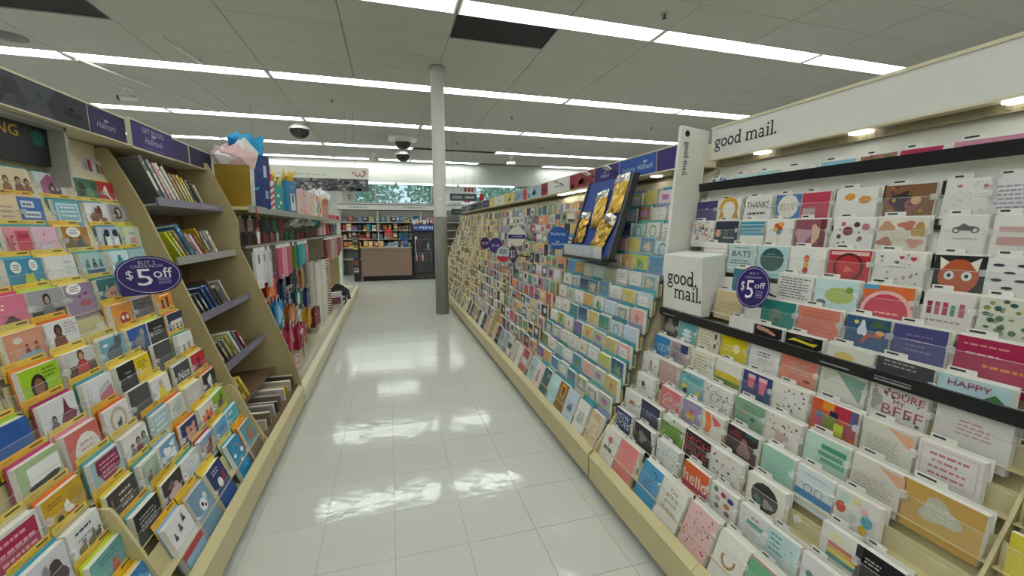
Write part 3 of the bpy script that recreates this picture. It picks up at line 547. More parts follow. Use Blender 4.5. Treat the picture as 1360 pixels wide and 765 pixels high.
# ------------------------------------------------------------------ right rack with white backing
RIGHT = {
13: [(955, 'white card with blue specks', 'd4d8dc', 'S14,.05,3,5a78b8,8a5a9a'), (988, 'pale aqua card', 'b8d6d6', ''), (1020, 'aqua green card', '9fcdc9', ''), (1062, 'plain white card', 'dedcd8', ''), (1112, 'white card with sky blue top', 'd5dcde', 'R0,.6,1,1,86bccf;W.5,.3,.1,.1,456'), (1166, 'brown and red floral card', '9a6a58', 'S16,.07,5,b02f48,6a7a3a,d0905c'), (1222, 'hot magenta card', 'b8265c', 'L.1,.9,.6,.9,2,8a1a44'), (1310, 'soft pink card', 'c98aa2', 'L.1,.9,.5,.8,2,a8607e')],
12: [(939, 'indigo card with tiny script', '3d3a6e', 'E.5,.6,.06,.06,8a86b8'), (969, 'white card with an ochre wreath', 'e0dccf', 'O.5,.5,.42,.14,c99a2e,0,180;P b8862c,.1,.05,.2,.6,.35,.1;P b8862c,.7,.1,.85,.6,.95,.05'), (1008, 'white THANKS card in black letters', 'dcdad4', 'T THANKS,.5,.65,.85,1c1c1e,.3;L.1,.9,.15,.4,1,333'), (1048, 'blue card with a cream BLUE roundel', '3f70ae', 'E.5,.5,.42,.5,d6d3c6;T BLUE,.5,.5,.6,a59a86,.3'), (1084, 'crimson card with a small grey box', 'b52f4c', 'R.08,.08,.55,.4,a89090;L.1,.5,.12,.34,2,d8c0c0'), (1138, 'white card with orange pumpkins', 'dbd9d2', 'E.35,.72,.13,.13,d08a34;E.72,.6,.15,.13,c98430'), (1208, 'brown photo card of a couple', '7a5230', 'W.35,.45,.2,.35,2c1a20;E.6,.35,.16,.2,8a4a50;E.66,.48,.1,.13,c9a06a;S10,.04,2,b8862c,5a2c34'), (1288, 'white lace patterned card', 'd6d3ce', 'S34,.02,7,b59a9a,a8a4a4;E.3,.82,.05,.05,b8707a;E.8,.8,.05,.05,b8707a'), (1356, 'white card with lilac text', 'd3d0d2', 'L.1,.9,.1,.8,6,8f8a9c')],
11: [(934, 'white card of coloured honeycomb dots', 'd2d0c8', 'S40,.05,3,c8583c,6a8a9a,d89a6a,3a3a3c,b8484a,9aa8ac'), (966, 'dark navy card with a pink child', '232a3e', 'E.15,.4,.12,.2,c98f80;R.35,.1,.6,.6,3a4a3a;L.4,.9,.1,.3,1,99a'), (1000, 'white card with teal stripes', 'd8dad4', 'R0,.82,1,.95,3a8ca6;R0,.66,1,.79,3a8ca6;R0,.5,1,.63,3a8ca6;R0,.34,1,.47,4a98ae'), (1036, 'white card with a balloon bunch', 'dedbd2', 'E.4,.75,.1,.11,c03a34;E.56,.8,.1,.11,d89a34;E.5,.62,.12,.12,a8403a;E.36,.6,.09,.1,d8a83c;E.5,.48,.1,.1,3f7a8a;R.49,.1,.51,.4,999'), (1077, 'maroon photo card of a baby', '8a4a58', 'W.3,.35,.25,.3,b88a98;W.7,.45,.15,.35,d0a890;R.82,0,1,1,6a1f30'), (1134, 'white card with burgundy dots', 'd8d6d2', 'E.38,.55,.13,.16,7a2440;E.58,.78,.07,.09,5a2034;E.25,.8,.06,.08,b8606a;E.8,.7,.09,.12,b86a74;E.18,.35,.06,.08,5a2034;E.7,.3,.06,.07,8a3a4a;S8,.03,4,7a7f8c'), (1198, 'white card with autumn leaves', 'd8d2c4', 'W.2,.7,.16,.16,b88a70;W.6,.75,.16,.14,b86a58;W.85,.6,.14,.22,a8864a;W.2,.2,.16,.14,a8705c;W.8,.2,.15,.14,c08a7c;L.3,.75,.2,.55,4,c4bc98'), (1284, 'white card with a grey motorcycle', 'd9d7d2', 'O.32,.6,.08,.03,4a4a4c;O.68,.6,.08,.03,4a4a4c;P 5a5a5e,.3,.65,.45,.8,.55,.72,.7,.7,.62,.58,.4,.58;R.28,.35,.75,.38,b09a98'), (1352, 'white card with dusty pink blocks', 'd9d6d1', 'R.2,.55,.9,.7,c09a96;R.2,.2,.7,.42,b88a86')],
10: [(950, 'white card with fine pink rules', 'd9d5d2', 'R0,.75,1,.78,b8868a;R0,.45,1,.48,b8868a;L.1,.9,.1,.4,2,b0a0a0'), (986, 'pale aqua BATS card', 'b4cbc8', 'T BATS,.5,.6,.7,1c2426,.26;L.12,.88,.1,.35,2,345;L.2,.8,.82,.95,1,6a8a88'), (1027, 'pale blue card with a dark green disc', 'a9ccd2', 'E.5,.45,.4,.5,2a544e;L.3,.7,.6,.75,1,6a9a92'), (1073, 'white card with an orange totem', 'dcdad3', 'E.5,.6,.08,.14,c8643c;E.5,.36,.07,.12,d8a040;E.5,.14,.08,.12,b84034'), (1129, 'red card with a dark ring', 'b5222e', 'R.05,.82,.95,.95,d8b0a8;O.5,.4,.36,.06,54201f;E.5,.38,.26,.3,c02830;W.5,.32,.1,.1,d06a60'), (1194, 'white card of tiny heart icons', 'd7d4cf', 'H.15,.85,.07,b83a4a;H.55,.85,.1,b8303f;H.78,.82,.12,b8303f;S14,.03,9,8a9088,b87a7a,6f7a74;L.3,.7,.5,.58,1,99938e'), (1276, 'black card with a red fox face', '17161a', 'E.5,.4,.4,.5,b0522c;P e0d6cc,.1,.95,.14,.55,.3,.8;P e0d6cc,.9,.95,.86,.55,.7,.8;E.33,.42,.1,.13,cfd6d8;E.67,.42,.1,.13,cfd6d8;E.33,.42,.04,.06,2a1a18;E.67,.42,.04,.06,2a1a18'), (1352, 'white card with navy dashes', 'd8d8d6', 'E.2,.8,.1,.04,23284a;E.6,.8,.1,.04,23284a;E.4,.6,.1,.04,2a2a30;E.8,.6,.1,.04,23284a;E.2,.4,.1,.04,2a2a30;E.6,.4,.1,.04,23284a;E.4,.2,.1,.04,2a2a30;E.8,.2,.1,.04,23284a')],
9: [(992, 'deep teal card with an orange mark', '2a7088', 'E.75,.6,.12,.16,c8823c'), (1056, 'white card filled with grey text', 'd6d5d0', 'L.08,.92,.08,.92,8,56565a'), (1111, 'pale blue card with a green avocado', 'bfd6d8', 'E.6,.45,.34,.28,a8b85e;E.82,.68,.08,.12,7a9a48;E.2,.15,.12,.1,5a6a80'), (1180, 'pink and orange swirl card', 'd86a34', 'E.45,.1,.5,.75,c83a56;O.5,.1,.52,.08,e0b0a8,0,180;R0,.85,.3,1,4a9ac0;L.3,.8,.05,.2,1,e8b08a'), (1260, 'white card with a row of red bottles', 'd8d2ce', 'R.1,.35,.2,.72,8a2436;R.26,.35,.36,.72,b8586a;R.42,.35,.52,.72,a8304a;R.58,.35,.66,.66,4a8a6a;R.74,.35,.84,.72,b05a6e;L.1,.9,.1,.25,1,99908c'), (1340, 'white card with dark green leaves', 'c9cabb', 'S26,.06,6,4a6a48,7a8a3a,2f5a58,8a9a6a')],
8: [(968, 'kraft cream card beside the white box', 'cbb98c', 'L.15,.85,.2,.5,2,b5a478'), (1034, 'sea green card with a grey bird', '1f7a74', 'E.45,.4,.2,.3,5a7a70;E.5,.22,.08,.08,2a5a44'), (1088, 'coral text card', 'cf7a68', 'L.12,.88,.1,.9,6,c06854'), (1153, 'night blue card with a unicorn rainbow', '30527a', 'W.4,.6,.1,.25,d0d6de;E.25,.8,.06,.06,d8c85a;E.8,.55,.1,.08,d89a4a;O.7,.1,.3,.07,b0523a,60,170;W.75,.8,.2,.12,4a6a4a'), (1222, 'indigo card with gold script', '48447e', 'L.25,.75,.2,.8,4,7a7494'), (1320, 'magenta card with orange words', 'a31a4c', 'L.1,.7,.75,.88,1,d88a8a;L.1,.75,.5,.65,1,d8a0a8;L.4,.9,.2,.4,1,d8803c')],
7: [(984, 'small white box card', 'e0ded8', 'E.4,.1,.1,.1,a88'), (1020, 'black card with a pointing hand', '1c1d22', 'P c8927a,.05,.75,.15,.95,.5,.8,.8,.5,.75,.35,.4,.55,.15,.6'), (1067, 'black card with a yellow ribbon', '151518', 'P d8cf2a,.05,.45,.25,.7,.7,.55,.9,.6,.8,.35,.3,.5;L.3,.9,.75,.92,1,8a8a8a'), (1128, 'white card with a yellow dome', 'dcd9ce', 'E.4,.3,.22,.3,d8c070;R.4,.0,.75,.1,c87a6a'), (1200, 'charcoal card of bold lettering', '45454a', 'L.08,.92,.5,.95,2,b5a8a4'), (1292, 'pale blue HAPPY card', 'b5d0d6', 'T HAPPY,.45,.62,.6,c0384a,.34;P 3f7a4a,.6,0,.8,.5,1,0;T HAPPY,.452,.6,.6,39528a,.12')],
6: [(892, 'charcoal photo card under the black strip', '3e3c3b', 'W.45,.5,.3,.35,8a8680'), (914, 'teal card with white clouds', '69aab4', 'E.5,.55,.25,.1,dfe8e8;E.5,.35,.3,.1,dfe8e8;E.5,.15,.3,.1,dfe8e8'), (942, 'cream card with small brown flags', 'd8d4bc', 'L.1,.7,.2,.8,4,b0a88c;R.78,.6,.88,.85,6a4a3a;R.78,.2,.88,.4,6a4a3a'), (976, 'bright yellow card with a pale balloon', 'd2c010', 'E.6,.5,.13,.2,e6e0b0;L.15,.45,.3,.6,2,e8e08a'), (1016, 'white card with black handwriting', 'dcdcda', 'L.25,.75,.55,.78,2,333;L.3,.85,.35,.5,2,999'), (1061, 'salmon card with silver lettering', 'd8836c', 'L.25,.85,.35,.8,4,b8a8a4;E.8,.2,.1,.05,8a3a2c'), (1120, 'white card with a sage triangle', 'd5d5ca', 'P 7fa394,.35,.95,.98,.85,.9,.1;P c5c5b4,.02,.9,.4,.85,.1,.5'), (1192, 'white YOURE MY BFFF card in red letters', 'd6d3cf', 'T YOURE,.6,.78,.7,9a2a3e,.2;T MY,.55,.56,.2,7a2030,.16;T BFFF,.62,.3,.7,a8384a,.3;S14,.03,5,5a5a60;W.15,.5,.1,.3,9a9894'), (1292, 'white card with pink script', 'd4cfcd', 'L.3,.8,.3,.75,4,b88a90')],
5: [(880, 'bright blue card with a white heart', '2f80ba', 'O.45,.4,.14,.02,c8e0ea;O.65,.4,.14,.02,c8e0ea'), (903, 'mauve card with navy words', 'a8979c', 'R.6,.55,1,.95,2c3a6e;L.1,.8,.15,.8,5,55506a'), (934, 'cream card with scattered words', 'd9d6c4', 'L.12,.88,.1,.85,5,a59c80;S8,.025,7,7a7a6a'), (968, 'white card with a yellow and green hill', 'd9d7d0', 'R0,.2,1,.5,d2b814;R0,0,1,.22,6a8a34'), (1006, 'purple card with two pink drinks', '3a4478', 'P d06a84,.18,.8,.44,.8,.4,.35,.22,.35;P d06a84,.56,.8,.84,.8,.78,.25,.62,.25;R.18,.75,.44,.9,e0b0b4;R.56,.75,.84,.9,e0b0b4;R.8,0,1,.4,2a5a80'), (1050, 'white card with tiny beetles', 'd9d6cf', 'S18,.028,4,7a3a34,4a4a44,a06a5a'), (1108, 'bold colour block card', 'c8582c', 'R.25,.7,.5,1,d88a30;R.5,.6,.85,1,b82f44;R.42,.55,.6,.75,2a2450;R.1,.1,.3,.45,b8486a;R.1,.4,.3,.6,6a6a8a;R.3,.1,.6,.55,7a8a2c;R.55,.0,.75,.4,b8c820;R.85,.5,1,1,5a5a84;R.75,.1,1,.5,9a3a4a'), (1180, 'white text card with a peach patch', 'd3cfc4', 'P dba88a,.5,.95,.98,.9,.98,.45;L.1,.8,.1,.6,6,a59f92'), (1262, 'white framed card of pink script', 'd8d2d0', 'I.06,c9b5b8;I.08,d8d3d1;L.2,.8,.15,.85,4,b56a7e')],
4: [(863, 'white card with a small girl', 'dcdad6', 'M.5,.1,.3,b0b4b8,c89a7a,8a5a30'), (888, 'dusty mauve card', 'b89a94', 'L.5,.85,.6,.8,1,d8c4c0'), (920, 'teal card with yellow bees', '79b0b4', 'E.2,.3,.12,.12,d0c030;E.25,.1,.1,.14,2c2420;E.8,.2,.1,.1,d0c030;L.25,.8,.7,.85,1,4f8f98'), (954, 'white card with a black line drawing', 'd6d7d2', 'S12,.035,5,3a3a3c;O.5,.3,.25,.02,8f8f8f;O.4,.5,.16,.02,8f8f8f'), (996, 'sage green card with small birds', '7fa488', 'L.3,.75,.6,.85,2,5a7f66;E.35,.5,.06,.06,d0803c;E.65,.35,.08,.08,3f5a8a'), (1040, 'white card with a brown floral sketch', 'd8d4cd', 'S20,.03,8,a5807a,8a6a60,5a5a58;W.5,.3,.2,.2,c4aea6'), (1098, 'mint card with green brush strokes', 'b5d2c4', 'R.4,.62,.95,.78,4a9470;R.35,.4,.9,.56,4a9470;R.42,.2,.95,.34,58a07c'), (1166, 'pale text card with a peach corner', 'd5d0c6', 'P dba88a,.5,.95,.98,.9,.98,.5;L.08,.85,.08,.6,6,a59f92'), (1250, 'large ochre card with silver script', 'c09a52', 'W.5,.45,.24,.32,b8b8a4;L.32,.68,.25,.65,4,cfcfc0')],
3: [(858, 'white card with a black dot head', 'dcdad2', 'E.4,.5,.1,.15,1c1c1e;E.45,.3,.16,.1,b0a89c'), (891, 'rose pink GIRL POWER card', 'cf7078', 'T GIRL,.5,.5,.7,e8c8c4,.3;T POWER,.5,.15,.7,e8c8c4,.25;L.3,.7,.72,.85,1,e8c8c4'), (920, 'lilac card with red and yellow tulips', '9a8ab0', 'E.5,.5,.12,.15,c84a54;E.35,.3,.1,.16,c8b430;E.58,.3,.1,.16,c8b430;L.2,.8,.75,.9,1,b8acc8'), (947, 'white card with an orange and pink letter', 'ddd5cc', 'P e07a34,.1,.95,.35,.95,.5,.5,.4,.1,.15,.1,.2,.5;P d8626c,.45,.95,.95,.7,.6,.5'), (986, 'dark maroon photo card', '3c2226', 'W.6,.3,.2,.35,8a6a66;W.3,.75,.2,.15,6a3438;R.6,.85,1,1,2a5a5c'), (1034, 'mint green leafy card', '9cc8b6', 'L.15,.85,.15,.6,4,78a898'), (1083, 'white card with a bicycle on blue', 'd3dcdf', 'R0,0,1,.24,2c74a8;O.35,.35,.12,.02,6a7074;O.65,.35,.12,.02,6a7074;L.2,.8,.75,.88,1,b0bcc0'), (1140, 'white card with big coloured circles', 'dad8d3', 'E.2,.75,.12,.14,b8d0c8;E.15,.45,.12,.18,c85034;E.45,.3,.1,.12,bccac2;E.68,.65,.09,.12,e0b0b8;E.75,.4,.13,.18,4a9cb0;E.68,.12,.1,.13,d0ac1c;E.5,.85,.08,.1,e0d890')],
2: [(839, 'white card with a tiny rainbow', 'dcdad4', 'O.5,.3,.18,.05,c88a4a,0,180;O.5,.3,.12,.05,a84a3c,0,180'), (864, 'navy card with thin frame', '2c2f4c', 'I.08,393d5c;L.3,.7,.3,.6,2,8a8ca4'), (895, 'green card with a forest edge', '6f9a34', 'R0,.7,1,1,d5d8cc;S10,.06,4,4f7a24,86ac48;E.4,.75,.14,.1,c5ccb8;E.75,.8,.12,.1,c5ccb8'), (927, 'black HIGH FIVE card in red letters', '17171a', 'T HIGH,.5,.68,.88,c8463c,.36;T FIVE,.5,.2,.88,c0303a,.38'), (965, 'white card of small mixed icons', 'd9d6d0', 'S16,.035,3,c84a44,3f5a5a,2c2c2e,c88a7a'), (1018, 'cream card with a dark round photo', 'e0dcd0', 'E.5,.38,.36,.5,38322c;W.6,.2,.14,.15,9a948c;P 5a7a78,.2,.2,.3,.4,.5,.1,.35,0'), (1118, 'white card with rainbow stripes', 'dcdad4', 'R.2,.45,.9,.55,c03a30;R.2,.33,.9,.43,d8a03c;R.2,.21,.9,.31,d8c84a;R.2,.07,.9,.19,4a8a8a;E.4,.75,.2,.08,e0d8a0'), (1168, 'black card tipped forward with white words', '121216', 'L.2,.6,.6,.8,2,c8c8c8')],
1: [(828, 'navy HOW DOES card', '22386e', 'T HOW,.5,.7,.75,dfe2e8,.32;T DOES,.5,.3,.8,dfe2e8,.32'), (856, 'black photo card standing open', '26262a', 'W.45,.45,.2,.28,77706c;P d8d8d8,.85,1,1,1,1,.4'), (887, 'white card of small grey dots', 'd6d8d6', 'S26,.022,2,9aa4aa,8a949c'), (925, 'orange hello card', 'd9622a', 'T hello,.5,.42,.95,f0d8d0,.5;R0,0,1,.16,b83a6a'), (962, 'white card with coloured gems', 'dbd8d2', 'E.2,.8,.09,.1,6a7a6a;E.5,.75,.1,.1,b83a5a;E.78,.7,.12,.1,3a3f8a;E.3,.5,.1,.1,9a8a9a;E.65,.42,.12,.1,c8683c;E.3,.2,.1,.1,7a6a6a;E.7,.15,.1,.1,8a5a60'), (1001, 'white card with a teal banner', 'd9dad8', 'R.3,.45,.9,.62,4a9c94;L.4,.85,.7,.85,1,b85a7a;L.3,.8,.2,.32,1,7fa8a8;S5,.03,3,9aa'), (1040, 'pale teal card of handwriting', 'c2d8d8', 'L.1,.6,.2,.9,4,4f9ca4;R.6,0,1,.3,cfdcda;S8,.03,5,5fb0b4'), (1090, 'white card with a teal dot', 'd9d9d9', 'E.25,.45,.1,.12,2f7f84')],
0: [(804, 'white card with a red rose', 'dedacf', 'E.5,.65,.16,.1,d0605c;E.5,.68,.08,.06,b8403f;R.48,.25,.52,.6,4f6a4f;E.35,.35,.13,.06,4f5a48;E.65,.35,.13,.06,4f5a48;L.3,.7,.1,.16,1,888'), (839, 'salmon pink card', 'd9827f', 'L.3,.7,.5,.62,2,d07370'), (870, 'sky blue card with dark script', '4a93c0', 'O.6,.75,.14,.03,23507a,200,480;L.25,.75,.3,.6,3,2a5f90'), (899, 'white You Are A Good Human card', 'dcd9d0', 'T You,.5,.82,.35,6a5c40,.1;T are a,.5,.66,.5,8a744c,.1;T good,.5,.5,.5,6a5c40,.12;T Human,.5,.32,.65,6a5c40,.14'), (936, 'pink card of flower confetti', 'dcb5b4', 'S46,.026,6,a84a58,c86a4a,8a5a6a,d09a9a,6a5a4a;L.3,.7,.48,.6,2,c08a8c'), (978, 'white card with a gold horseshoe', 'dedbd3', 'O.5,.5,.24,.07,a07c4a,160,380'), (1022, 'grass green card with pink edge', '6fae84', 'W.6,.5,.2,.2,7fb890;R0,.96,1,1,cf8a90')],
}

# ================================================================== CARD RACKS
TABY = mat('yellow_tab_plastic', 'e0b52a', rough=.4, var=.05)
def xs(sg, Xt, zt, z, out=0.0): return sg*(abs(Xt)-TB*(zt-z)-out)
def lip_parts(tier, sg, Xt, zt, ya, yb, org, ztop, zbot, clips=None, rod=True):
    m = MB(); a, b = xs(sg, Xt, zt, zbot, .006), xs(sg, Xt, zt, ztop, .009)
    m.mesh([(a, ya, zbot), (a, yb, zbot), (b, yb, ztop), (b, ya, ztop), (a+sg*.0012, ya, zbot), (a+sg*.0012, yb, zbot), (b+sg*.0012, yb, ztop), (b+sg*.0012, ya, ztop)], [(0, 1, 2, 3), (7, 6, 5, 4), (3, 2, 6, 7), (0, 3, 7, 4), (1, 5, 6, 2)])
    m.build('clear_lip', CLEAR, tier, org)
    if rod:
        m = MB(); m.tube((b, ya, ztop), (b, yb, ztop), .0008, 5); m.build('lip_edge', CLEARW, tier, org)
    for c in (clips or []):
        m = MB(); m.box((b-.006, c-.007, ztop-.011), (b+.006, c+.007, ztop+.006)); m.build('clip', CLEAR2, tier, org)
def tier_plate(rack, sg, Xt, zt, ya, yb, org, material, z0, z1, back):
    m = MB(); a, b = xs(sg, Xt, zt, z0, -back), xs(sg, Xt, zt, z1, -back)
    vs = [(a, ya, z0), (a, yb, z0), (b, yb, z1), (b, ya, z1)]; vs += [(x+sg*.0025, y, z) for x, y, z in vs]
    m.mesh(vs, [(0, 1, 2, 3), (7, 6, 5, 4), (3, 2, 6, 7), (0, 3, 7, 4), (1, 5, 6, 2), (0, 4, 5, 1)])
    # bottom ledge that carries the cards
    f = xs(sg, Xt, zt, z0, .004); m.box((min(f, a), ya, z0-.003), (max(f, a), yb, z0))
    return m.build('tier', material, rack, org)
def base_unit(rack, sg, x0, ya, yb, org, seams=(), lipz=.2, deck=True, back=None):
    back = back or 1.70
    m = MB(); pr = [(x0, .05), (x0, .160), (x0+.004, .166), (x0+.012, .166), (x0+.012, .05)]
    m.prism([(sg*p[0], p[1]) for p in pr], ya+.0015, yb-.0015); m.build('base_panel', BEIGE, rack, org)
    m = MB(); pr = [(x0-.004, .168), (x0-.003, .175), (x0+.026, lipz), (x0+.032, lipz), (x0+.032, .168)]
    m.prism([(sg*p[0], p[1]) for p in pr], ya+.001, yb-.001); m.build('front_lip', BEIGE, rack, org)
    a, b = sorted((sg*(x0+.03), sg*back)); B1('deck', (a, ya, .12), (b, yb, .164), BEIGE, rack, org)
    a, b = sorted((sg*(x0+.10), sg*(x0+.12))); B1('kick_board', (a, ya, 0), (b, yb, .125), BEIGE, rack, org)
def side_panel(rack, name, sg, prof, y, org, material, th=.012):
    m = MB(); m.prism([(sg*p[0], p[1]) for p in prof], y-th/2, y+th/2); return m.build(name, material, rack, org)

# ---------------- right unit with white backing ("good mail")
lean(.08)
GY0, GY1 = .500, 1.832; gorg = (1.3, 1.22, 0)
def white_rack(y0, y1, label, seam=None):
    org = (1.3, (y0+y1)/2, 0)
    r = empty('card_rack', org); tag(r, label, 'display rack')
    for a_, b_ in (((y0, seam), (seam, y1)) if seam else ((y0, y1),)): base_unit(r, 1, .955, a_, b_, org)
    m = MB(); pr = [(1.49, .925), (1.49, .96), (1.64, 1.5), (1.66, 1.72), (1.70, 1.72), (1.70, .925)]
    m.prism(pr, y0+.004, y1-.004); m.build('backing', WHITEB, r, org)
    m = MB(); m.prism([(1.06, .164), (1.45, .92), (1.70, .92), (1.70, .164)], y0+.004, y1-.004); m.build('lower_backing', BEIGE, r, org)
    m = MB(); m.prism([(1.655, 1.52), (1.715, 1.84), (1.73, 1.84), (1.73, .1), (1.70, .1), (1.70, 1.52)], y0, y1); m.build('back_panel', BEIGE_L, r, org)
    # slotted rail under the header
    m = MB(); m.box((1.63, y0, 1.655), (1.65, y1, 1.685))
    k = y0+.02
    while k < y1-.02: m.box((1.628, k, 1.662), (1.631, k+.012, 1.676)); k += .03
    m.build('slotted_rail', mat('beige_rail', '8d8464', rough=.5), r, org)
    for z0, z1, xf, nm in ((.903, .941, 1.334, 'shelf_edge'), (1.528, 1.568, 1.533, 'shelf_edge')):
        m = MB(); m.prism([(xf, z0), (xf-.003, z1), (xf+.008, z1), (xf+.010, z0)], y0+.002, y1-.002); m.build(nm, BLACKP, r, org)
        m = MB(); m.box((xf+.008, y0+.002, z0+.002), (xf+.1, y1-.002, z0+.006)); m.build('shelf', WHITEP, r, org)
    return r, org
wr, worg = white_rack(GY0, GY1, 'card rack with white backing and two black shelf strips under the white header', 1.06)
pk = [GY1-.148*j for j in range(10)]
for k, zt in enumerate(ZG):
    lean(.36 if k == 0 else .08); Xt = XG(zt); top = zt-.002; tl = .021 if k < 7 else .013
    tr = tier_plate(wr, 1, Xt, zt, GY0+.006, GY1-.006, worg, WHITEP if k > 6 else BEIGE, zt-.115, zt-.058, tl+.005)
    row = RIGHT[k]; cen = [y_of(c[0], Xt, zt-.045) for c in row]
    if k not in (13,): lip_parts(tr, 1, Xt, zt, GY0+.004, GY1-.004, worg, zt-.052, zt-.112, clips=[(p+q)/2 for p, q in zip(cen, cen[1:]) if q > GY0+.05], rod=True)
    for i, c in enumerate(row):
        y = min(max(cen[i], GY0+.072), GY1-.066)
        gl = (cen[i-1]-cen[i]) if i else .15; gr = (cen[i]-cen[i+1]) if i < len(row)-1 else .15
        wd = min(.142, max(.108, min(gl, gr)-.008)); H = .165 if k == 0 else .125
        if c[1].startswith('large'): wd, H = .16, .15
        big = k in (0,)
        card('R', XG, zt, k, y, wd, c[1], c[2], c[3], 'in the white-backed rack, '+TIERW[k], env=None, t=tl*(.7+.15*((i*7+k*3) % 3)), drop=.013, seed=k*20+i, group='cards in the white-backed rack', fallback='of the white-backed rack, again, '+TIERW[k])
        # white pocket plate with a raised ticket tab and its dark printed bar
        m = MB(); a = xs(1, Xt, zt, zt-.06, -tl-.002); b = xs(1, Xt, zt, top-.006, -tl-.002); hw = wd/2+.004
        vs = [(a, y-hw, zt-.06), (a, y+hw, zt-.06), (b, y+hw, top-.006), (b, y-hw, top-.006)]; m.mesh(vs+[(x+.002, yy, z) for x, yy, z in vs], [(3, 2, 1, 0), (4, 5, 6, 7), (2, 3, 7, 6), (0, 4, 7, 3), (1, 2, 6, 5)], 'e4e2db')
        t0, t1 = y+hw*.05, y+hw*.85; q = 0
        m.box((b, t0, top-.007), (b+.002, t1, top+.007), 'e4e2db'); m.box((b-.0006, t0+.022, top-.0015), (b+.0005, t1-.006, top+.0035), '2a2a2c')
        m.build('ticket_tab', MATTE, tr, worg)
# header with lettering
hd = MB(); hd.box((1.590, GY0+.002, 1.690), (1.606, GY1-.002, 1.835)); hdo = hd.build('header_panel', mat('header_white', 'd3d2cc', rough=.45, var=.02), wr, worg)
m = MB(); m.box((1.586, GY0, 1.835), (1.66, GY1, 1.846)); m.box((1.586, GY0, 1.683), (1.64, GY1, 1.690)); m.build('header_rim', BEIGE_L, wr, worg)
m = MB(); slab_text(m, lambda x, y: (1.5893, 1.806-x, y), 'good mail.', 0, 1.742, .040, '17181b'); m.build('lettering', MATTE, hdo, worg)
UL = mat('small_led', 'fdfdf6', emit=5)
for u in (1012, 1143):
    yy = y_of(u, 1.61, 1.68); B1('under_light', (1.595, yy-.03, 1.674), (1.632, yy+.03, 1.683), UL, wr, worg)
# slim rail lettering on the lower black strip
m = MB()
for ya_, n in ((1.80, 1), (.82, 2), (.98, 1)):
    for i in range(n): m.box((1.3322, ya_-.09, .914+.009*i), (1.3336, ya_, .918+.009*i), '8f9092')
m.build('strip_print', MATTE, wr, worg)
side_panel(wr, 'low_divider', 1, [(.975, .164), (.985, .215), (1.185, .50), (1.21, .50), (1.235, .46), (1.235, .164)], GY1+.002, worg, BEIGE, .014)
# blade sign
bl = empty('blade_sign', (1.45, 1.845, 1.1))
pr = [(1.418, 1.85), (1.585, 1.832), (1.50, 1.10), (1.362, 1.10)]
m = MB(); m.prism(pr, 1.842, 1.862); m.build('board', WHITEB, bl, bl.location)
m = MB(); stroke(m, lambda x, y: (x, 1.8408, y), [(1.421, 1.846), (1.581, 1.829), (1.497, 1.105)], .006, 'f0f0ec'); m.build('rim', MATTE, bl, bl.location)
m = MB(); m.poly([(x, 1.8405, z) for x, z in ell(1.452, 1.812, .014, .016)], '18191c'); slab_text(m, lambda x, y: (1.442-.056*x+y, 1.8405, 1.772-x), 'good mail.', 0, 0, .019, '18191c'); m.build('lettering', MATTE, bl, bl.location)
tag(bl, 'tall white blade sign reading good mail at the rack edge', 'sign')
# box sign
bx = empty('box_sign', (1.38, 1.69, .942))
m = MB(); m.prism([(1.348, .943), (1.338, 1.212), (1.342, 1.216), (1.475, 1.228), (1.462, 1.06), (1.40, .985), (1.395, .943)], 1.548, 1.822)
m.build('box', mat('white_card_box', 'dddcd6', rough=.4, var=.02), bx, bx.location)
m = MB(); fnb = lambda x, y: (1.348-.01*(y-.943)/.269-.0012, 1.79-x, y)
slab_text(m, fnb, 'good.', .0, 1.075, .046, '16171a'); slab_text(m, fnb, 'mail.', .055, 1.005, .046, '16171a'); m.build('lettering', MATTE, bx, bx.location)
tag(bx, 'white box sign reading good mail on the black strip', 'sign')

# nearer white-backed unit, mostly behind the viewer
wn, norg = white_rack(GY0-1.22, GY0, 'card rack with white backing and a yellow card at its near end')
for k, zt in enumerate(ZG):
    lean(.36 if k == 0 else .08)
    tr = tier_plate(wn, 1, XG(zt), zt, GY0-1.21, GY0-.006, norg, WHITEP if k > 6 else BEIGE, zt-.115, zt-.058, .0165)
    if k < 12: lip_parts(tr, 1, XG(zt), zt, GY0-1.21, GY0-.02, norg, zt-.052, zt-.112)
B1('header_panel', (1.590, GY0-1.218, 1.690), (1.606, GY0-.001, 1.835), MATS['header_white'], wn, norg)
m = MB(); m.box((1.586, GY0-1.22, 1.835), (1.66, GY0, 1.846)); m.build('header_rim', BEIGE_L, wn, norg)
yy = y_of(1356, 1.61, 1.68); B1('under_light', (1.595, yy-.03, 1.674), (1.632, yy+.03, 1.683), UL, wn, norg)
side_panel(wn, 'divider', 1, [(1.02, .164), (1.02, .21), (1.35, .80), (1.40, .9), (1.40, .164)], GY0+.001, norg, BEIGE, .008)
for k, y, look, b, ops in ((4, .415, 'yellow card with a small bird', 'd0c03c', 'P b8452c,.3,.7,.5,.8,.6,.6;E.45,.6,.12,.08,5a8a7a;E.8,.5,.16,.2,d09a34'), (2, .43, 'lime topped white card', 'd8d8d0', 'R0,.3,.5,.9,b8c828'), (5, .42, 'kraft brown card', 'a39268', ''), (6, .42, 'dark olive card', '3a3628', ''), (8, .42, 'deep violet card', '3a3066', ''), (10, .42, 'pale grey leafy card', 'b9bbb0', 'S9,.05,3,7a8a70')):
    card('R', XG, ZG[k], k, y, .125, look, b, ops, 'in the nearest white-backed rack bay', seed=900+k, group='cards in the nearest bay')

lean(.08)
